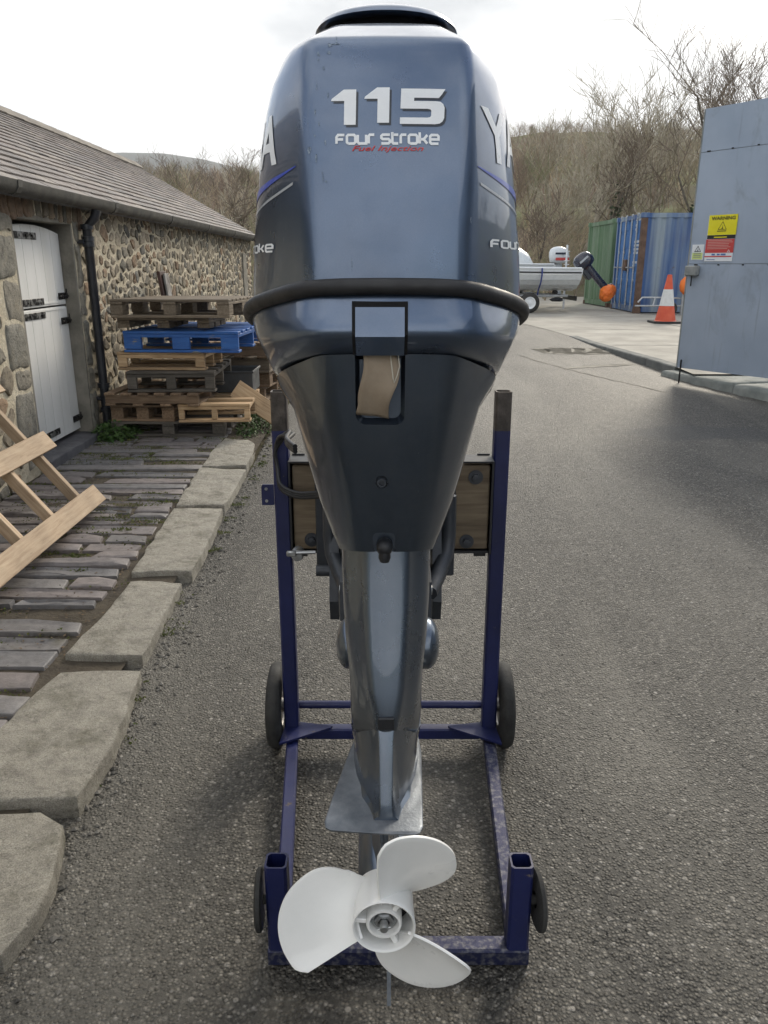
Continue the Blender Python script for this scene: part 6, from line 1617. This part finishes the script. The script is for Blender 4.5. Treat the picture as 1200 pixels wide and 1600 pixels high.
# the wood on the hillside: one mass of bare trees
def proto_tree(seed):
    rnd = random.Random(seed); V0, F0, V1, F1 = [], [], [], []
    grow(rnd, Vector((0, 0, 0)), Vector((rnd.gauss(0, .06), rnd.gauss(0, .06), 1)).normalized(), 3.6, .09, 0, 3, V0, F0, V1, F1, .38, .72, None, .011)
    V = np.array([tuple(v) for v in V0 + V1]); o = len(V0); F = [f for f in F0] + [tuple(i + o for i in f) for f in F1]
    V *= 6.5 / V[:, 2].max(); return V, np.array(F)
def wood_mass(name, label, cat, spots, protos, m):
    VV, FF, CC = [], [], []; off = 0; rnd = random.Random(77)
    for x, y, z, s in spots:
        V, F = rnd.choice(protos); a = rnd.uniform(0, 6.28); c, s_ = math.cos(a), math.sin(a); k = s * rnd.uniform(.8, 1.2); kw = k * rnd.uniform(.9, 1.3)
        W = np.empty_like(V); W[:, 0] = (V[:, 0] * c - V[:, 1] * s_) * kw + x; W[:, 1] = (V[:, 0] * s_ + V[:, 1] * c) * kw + y; W[:, 2] = V[:, 2] * k + z
        VV.append(W); FF.append(F + off); off += len(V)
        cc = rnd.choice([(.29, .22, .16), (.34, .26, .19), (.25, .20, .155), (.37, .30, .21), (.30, .21, .17), (.34, .29, .19), (.26, .25, .14), (.20, .21, .11), (.41, .33, .23)]); g = rnd.uniform(.75, 1.25); CC.append(np.tile(np.array([cc[0] * g, cc[1] * g, cc[2] * g, 1.0], dtype=np.float32), (len(V), 1)))
    VV = np.concatenate(VV); FF = np.concatenate(FF); CC = np.concatenate(CC)
    me = bpy.data.meshes.new(name); me.vertices.add(len(VV)); me.vertices.foreach_set('co', VV.astype(np.float32).ravel())
    me.loops.add(len(FF) * 4); me.loops.foreach_set('vertex_index', FF.astype(np.int32).ravel()); me.polygons.add(len(FF)); me.polygons.foreach_set('loop_start', np.arange(0, len(FF) * 4, 4, dtype=np.int32))
    me.update(calc_edges=True)
    at_ = me.color_attributes.new('Col', 'FLOAT_COLOR', 'POINT'); at_.data.foreach_set('color', CC.ravel())
    me.materials.append(m); return tag(put(name, me), label, cat, kind='stuff')
M['wood_twigs'] = attr_mat('wood twigs', .9, .3, .4, 0.0)
protos = [proto_tree(100 + i) for i in range(6)]
rt_ = random.Random(31); spots = []
y = 44
while y < 139:
    stp = 2.1 + (y - 44) * .010; xl, xr = -.56 * y - 6, .56 * y + 8; x = xl
    while x < xr:
        xx, yy = x + rt_.uniform(-1, 1), y + rt_.uniform(-1, 1); px_ = 600 + xx / yy * 1290
        hidden = 430 < px_ < 770
        if not hidden and not (xx > 8 and yy < 56 and rt_.random() < .72): hz_ = hill_z(xx, yy); hm = (.124 + .040 * sstep(-5, 12, xx)) * yy + 1.5 - hz_; spots.append((xx, yy, hz_ - .2, max(.3, min(1.0, hm / 7.6) * rt_.uniform(.75, 1.08))))
        x += stp
    y += stp
for _ in range(420):                                     # the wood goes on round both sides of the valley
    sx_ = rt_.choice([-1, 1]); xx = 4 + sx_ * rt_.uniform(50, 110); yy = rt_.uniform(-70, 60)
    if abs(xx) < .62 * yy + 8: continue
    spots.append((xx, yy, hill_z(xx, yy) - .2, rt_.uniform(.7, 1.1)))
wood_mass('hillside_wood', 'brown leafless wood covering the hillside', 'wood', spots, protos, M['wood_twigs'])
spots = []
for _ in range(150):
    yy = rt_.uniform(27.5, 44); px_ = rt_.choice([rt_.uniform(770, 1000), rt_.uniform(770, 1000), rt_.uniform(330, 440), rt_.uniform(1000, 1110)]); xx = at(px_, yy)
    if yy < 28.5 and px_ > 900: continue
    spots.append((xx, yy, max(gz(yy), hill_z(xx, yy)) - .15, rt_.uniform(.25, .45)))
wood_mass('scrub', 'tangled leafless scrub at the foot of the hill', 'scrub', spots, protos[:4], M['wood_twigs'])
# distant lodge roof speck in the wood
# ================================================================== WEEDS, MOSS, GRIT
M['leaf'] = pm('weed leaves', (.035, .085, .018), (.08, .14, .035), 9, .6, bmp=0)
M['moss'] = pm('moss', (.055, .075, .016), (.12, .13, .03), 14, .9, bmp=.3)
def leaf_clump(name, label, cx, cy, zf, rx, ry, h, n, seed, sz=(.012, .03), m='leaf', cat='plant', kind=None):
    rnd = random.Random(seed); e = MB()
    for _ in range(n):
        a = rnd.uniform(0, 6.28); q = math.sqrt(rnd.random()); x = cx + rx * q * math.cos(a); y = cy + ry * q * math.sin(a); z = zf(y) + h * rnd.random() * (1.05 - q * q * .8)
        s = rnd.uniform(*sz); t = Vector((rnd.gauss(0, 1), rnd.gauss(0, 1), rnd.gauss(0, .6))).normalized(); u = t.cross(Vector((rnd.gauss(0, .3), rnd.gauss(0, .3), 1))).normalized(); p = Vector((x, y, z)); dn = Vector((0, 0, -.3 * s))
        e.add([p, p + t * s * .5 + u * s * .4, p + t * s * 1.2 + dn, p + t * s * .5 - u * s * .4], [(0, 1, 2, 3)])
    o = e.build(name, M[m], fixn=False); return tag(o, label, cat, kind=kind)
leaf_clump('weed_clump', 'green nettle clump at the foot of the downpipe', -2.22, 6.36, lambda y: pave_z(y) + .01, .20, .20, .14, 900, 1, (.02, .05))
leaf_clump('weed_clump', 'low green weeds at the kerb end beside the pallet stack', -1.14, 6.85, lambda y: gz(y) + .01, .16, .55, .10, 1600, 2, (.012, .03))
rm = random.Random(6); e = MB()
def moss_bits(e, cx, cy, zf, r_, n, s0=.004, s1=.012, hh=.012):
    for _ in range(n):
        a = rm.uniform(0, 6.28); q = r_ * math.sqrt(rm.random()); x = cx + q * math.cos(a) * 1.5; y = cy + q * math.sin(a) * .5; s = rm.uniform(s0, s1); p = Vector((x, y, zf(y) + rm.uniform(0, hh)))
        t = Vector((rm.gauss(0, 1), rm.gauss(0, 1), rm.gauss(.5, .6))).normalized() * s; u = t.orthogonal().normalized() * s * .6
        e.add([p - u, p + u, p + t], [(0, 1, 2)])
for _ in range(260):
    cy = rm.uniform(1.2, 7.2); cx = rm.uniform(-2.35, -1.28); moss_bits(e, cx, cy, lambda y: pave_z(y) + .003, rm.uniform(.03, .13), rm.randint(25, 110))
for i in range(40):
    cy = rm.uniform(1.3, 6.2); moss_bits(e, -.90 + rm.uniform(-.03, .03) - .02 * cy / 6, cy, lambda y: gz(y) + .002, rm.uniform(.01, .05), rm.randint(15, 60), .003, .009, .012)
tag(e.build('moss', M['moss'], fixn=False), 'moss and small weeds growing between the slate setts', 'moss', kind='stuff')
# dead leaf litter and grit
e = MB(); M['litter'] = attr_mat('litter', .9, 60, .3, .2)
for _ in range(5200):
    x = rm.uniform(-2.35, -1.22); y = 1.0 + 6.2 * rm.random(); s = rm.uniform(.003, .011); a = rm.uniform(0, 6.28); p = Vector((x, y, pave_z(y) + rm.uniform(.004, .012))); t = Vector((math.cos(a), math.sin(a), rm.uniform(-.2, .3))) * s; u = Vector((-math.sin(a), math.cos(a), rm.uniform(-.3, .3))) * s * .5
    g = rm.uniform(.5, 1.2); e.add([p - t, p - u, p + t, p + u], [(0, 1, 2, 3)], (.12 * g, .085 * g, .05 * g))
tag(e.build('leaf_litter', M['litter'], fixn=False), 'dead leaf litter between the slate setts', 'litter', kind='stuff')
e = MB(); M['grit'] = attr_mat('loose grit', .8, 80, .4, .3)
octa = [(1, 0, 0), (-1, 0, 0), (0, 1, 0), (0, -1, 0), (0, 0, 1), (0, 0, -1)]; of = [(0, 2, 4), (2, 1, 4), (1, 3, 4), (3, 0, 4), (2, 0, 5), (1, 2, 5), (3, 1, 5), (0, 3, 5)]
for i in range(5200):
    if i < 1500: y = rm.uniform(1.15, 7); x = -.86 - .02 * y + abs(rm.gauss(0, .06)); s = rm.choice([.002, .003, .004, .006, .009]) * rm.uniform(.7, 1.4)
    else:
        y = 1.15 + 4.5 * rm.random() ** 1.6; x = rm.uniform(-.85, 2.4); s = rm.uniform(.0018, .0045)
    g = rm.uniform(.4, 1.7); c = (.13 * g, .122 * g, .108 * g)
    kx, ky, kz = rm.uniform(.7, 1.3), rm.uniform(.7, 1.3), rm.uniform(.45, .8); a = rm.uniform(0, 6.28); ca_, sa_ = math.cos(a), math.sin(a)
    e.add([(x + s * (px_ * kx * ca_ - py_ * ky * sa_), y + s * (px_ * kx * sa_ + py_ * ky * ca_), gz(y) + s * .3 + s * pz_ * kz) for px_, py_, pz_ in octa], of, c)
tag(e.build('grit', M['grit'], fixn=False), 'loose grit and chippings scattered on the asphalt', 'gravel', kind='stuff')

# ================================================================== HAZE
mh = bpy.data.materials.new('damp air'); mh.use_nodes = True; hn_ = mh.node_tree; hn_.nodes.clear()
ho = hn_.nodes.new('ShaderNodeOutputMaterial'); hv = hn_.nodes.new('ShaderNodeVolumePrincipled'); hv.inputs['Color'].default_value = (.82, .86, .9, 1); hv.inputs['Density'].default_value = .00042
hn_.links.new(hv.outputs['Volume'], ho.inputs['Volume'])
e = MB(); e.box((0, 950, 107), (5200, 3200, 236)); hz = e.build('haze', mh); tag(hz, 'thin damp haze in the valley air', 'haze', kind='stuff')
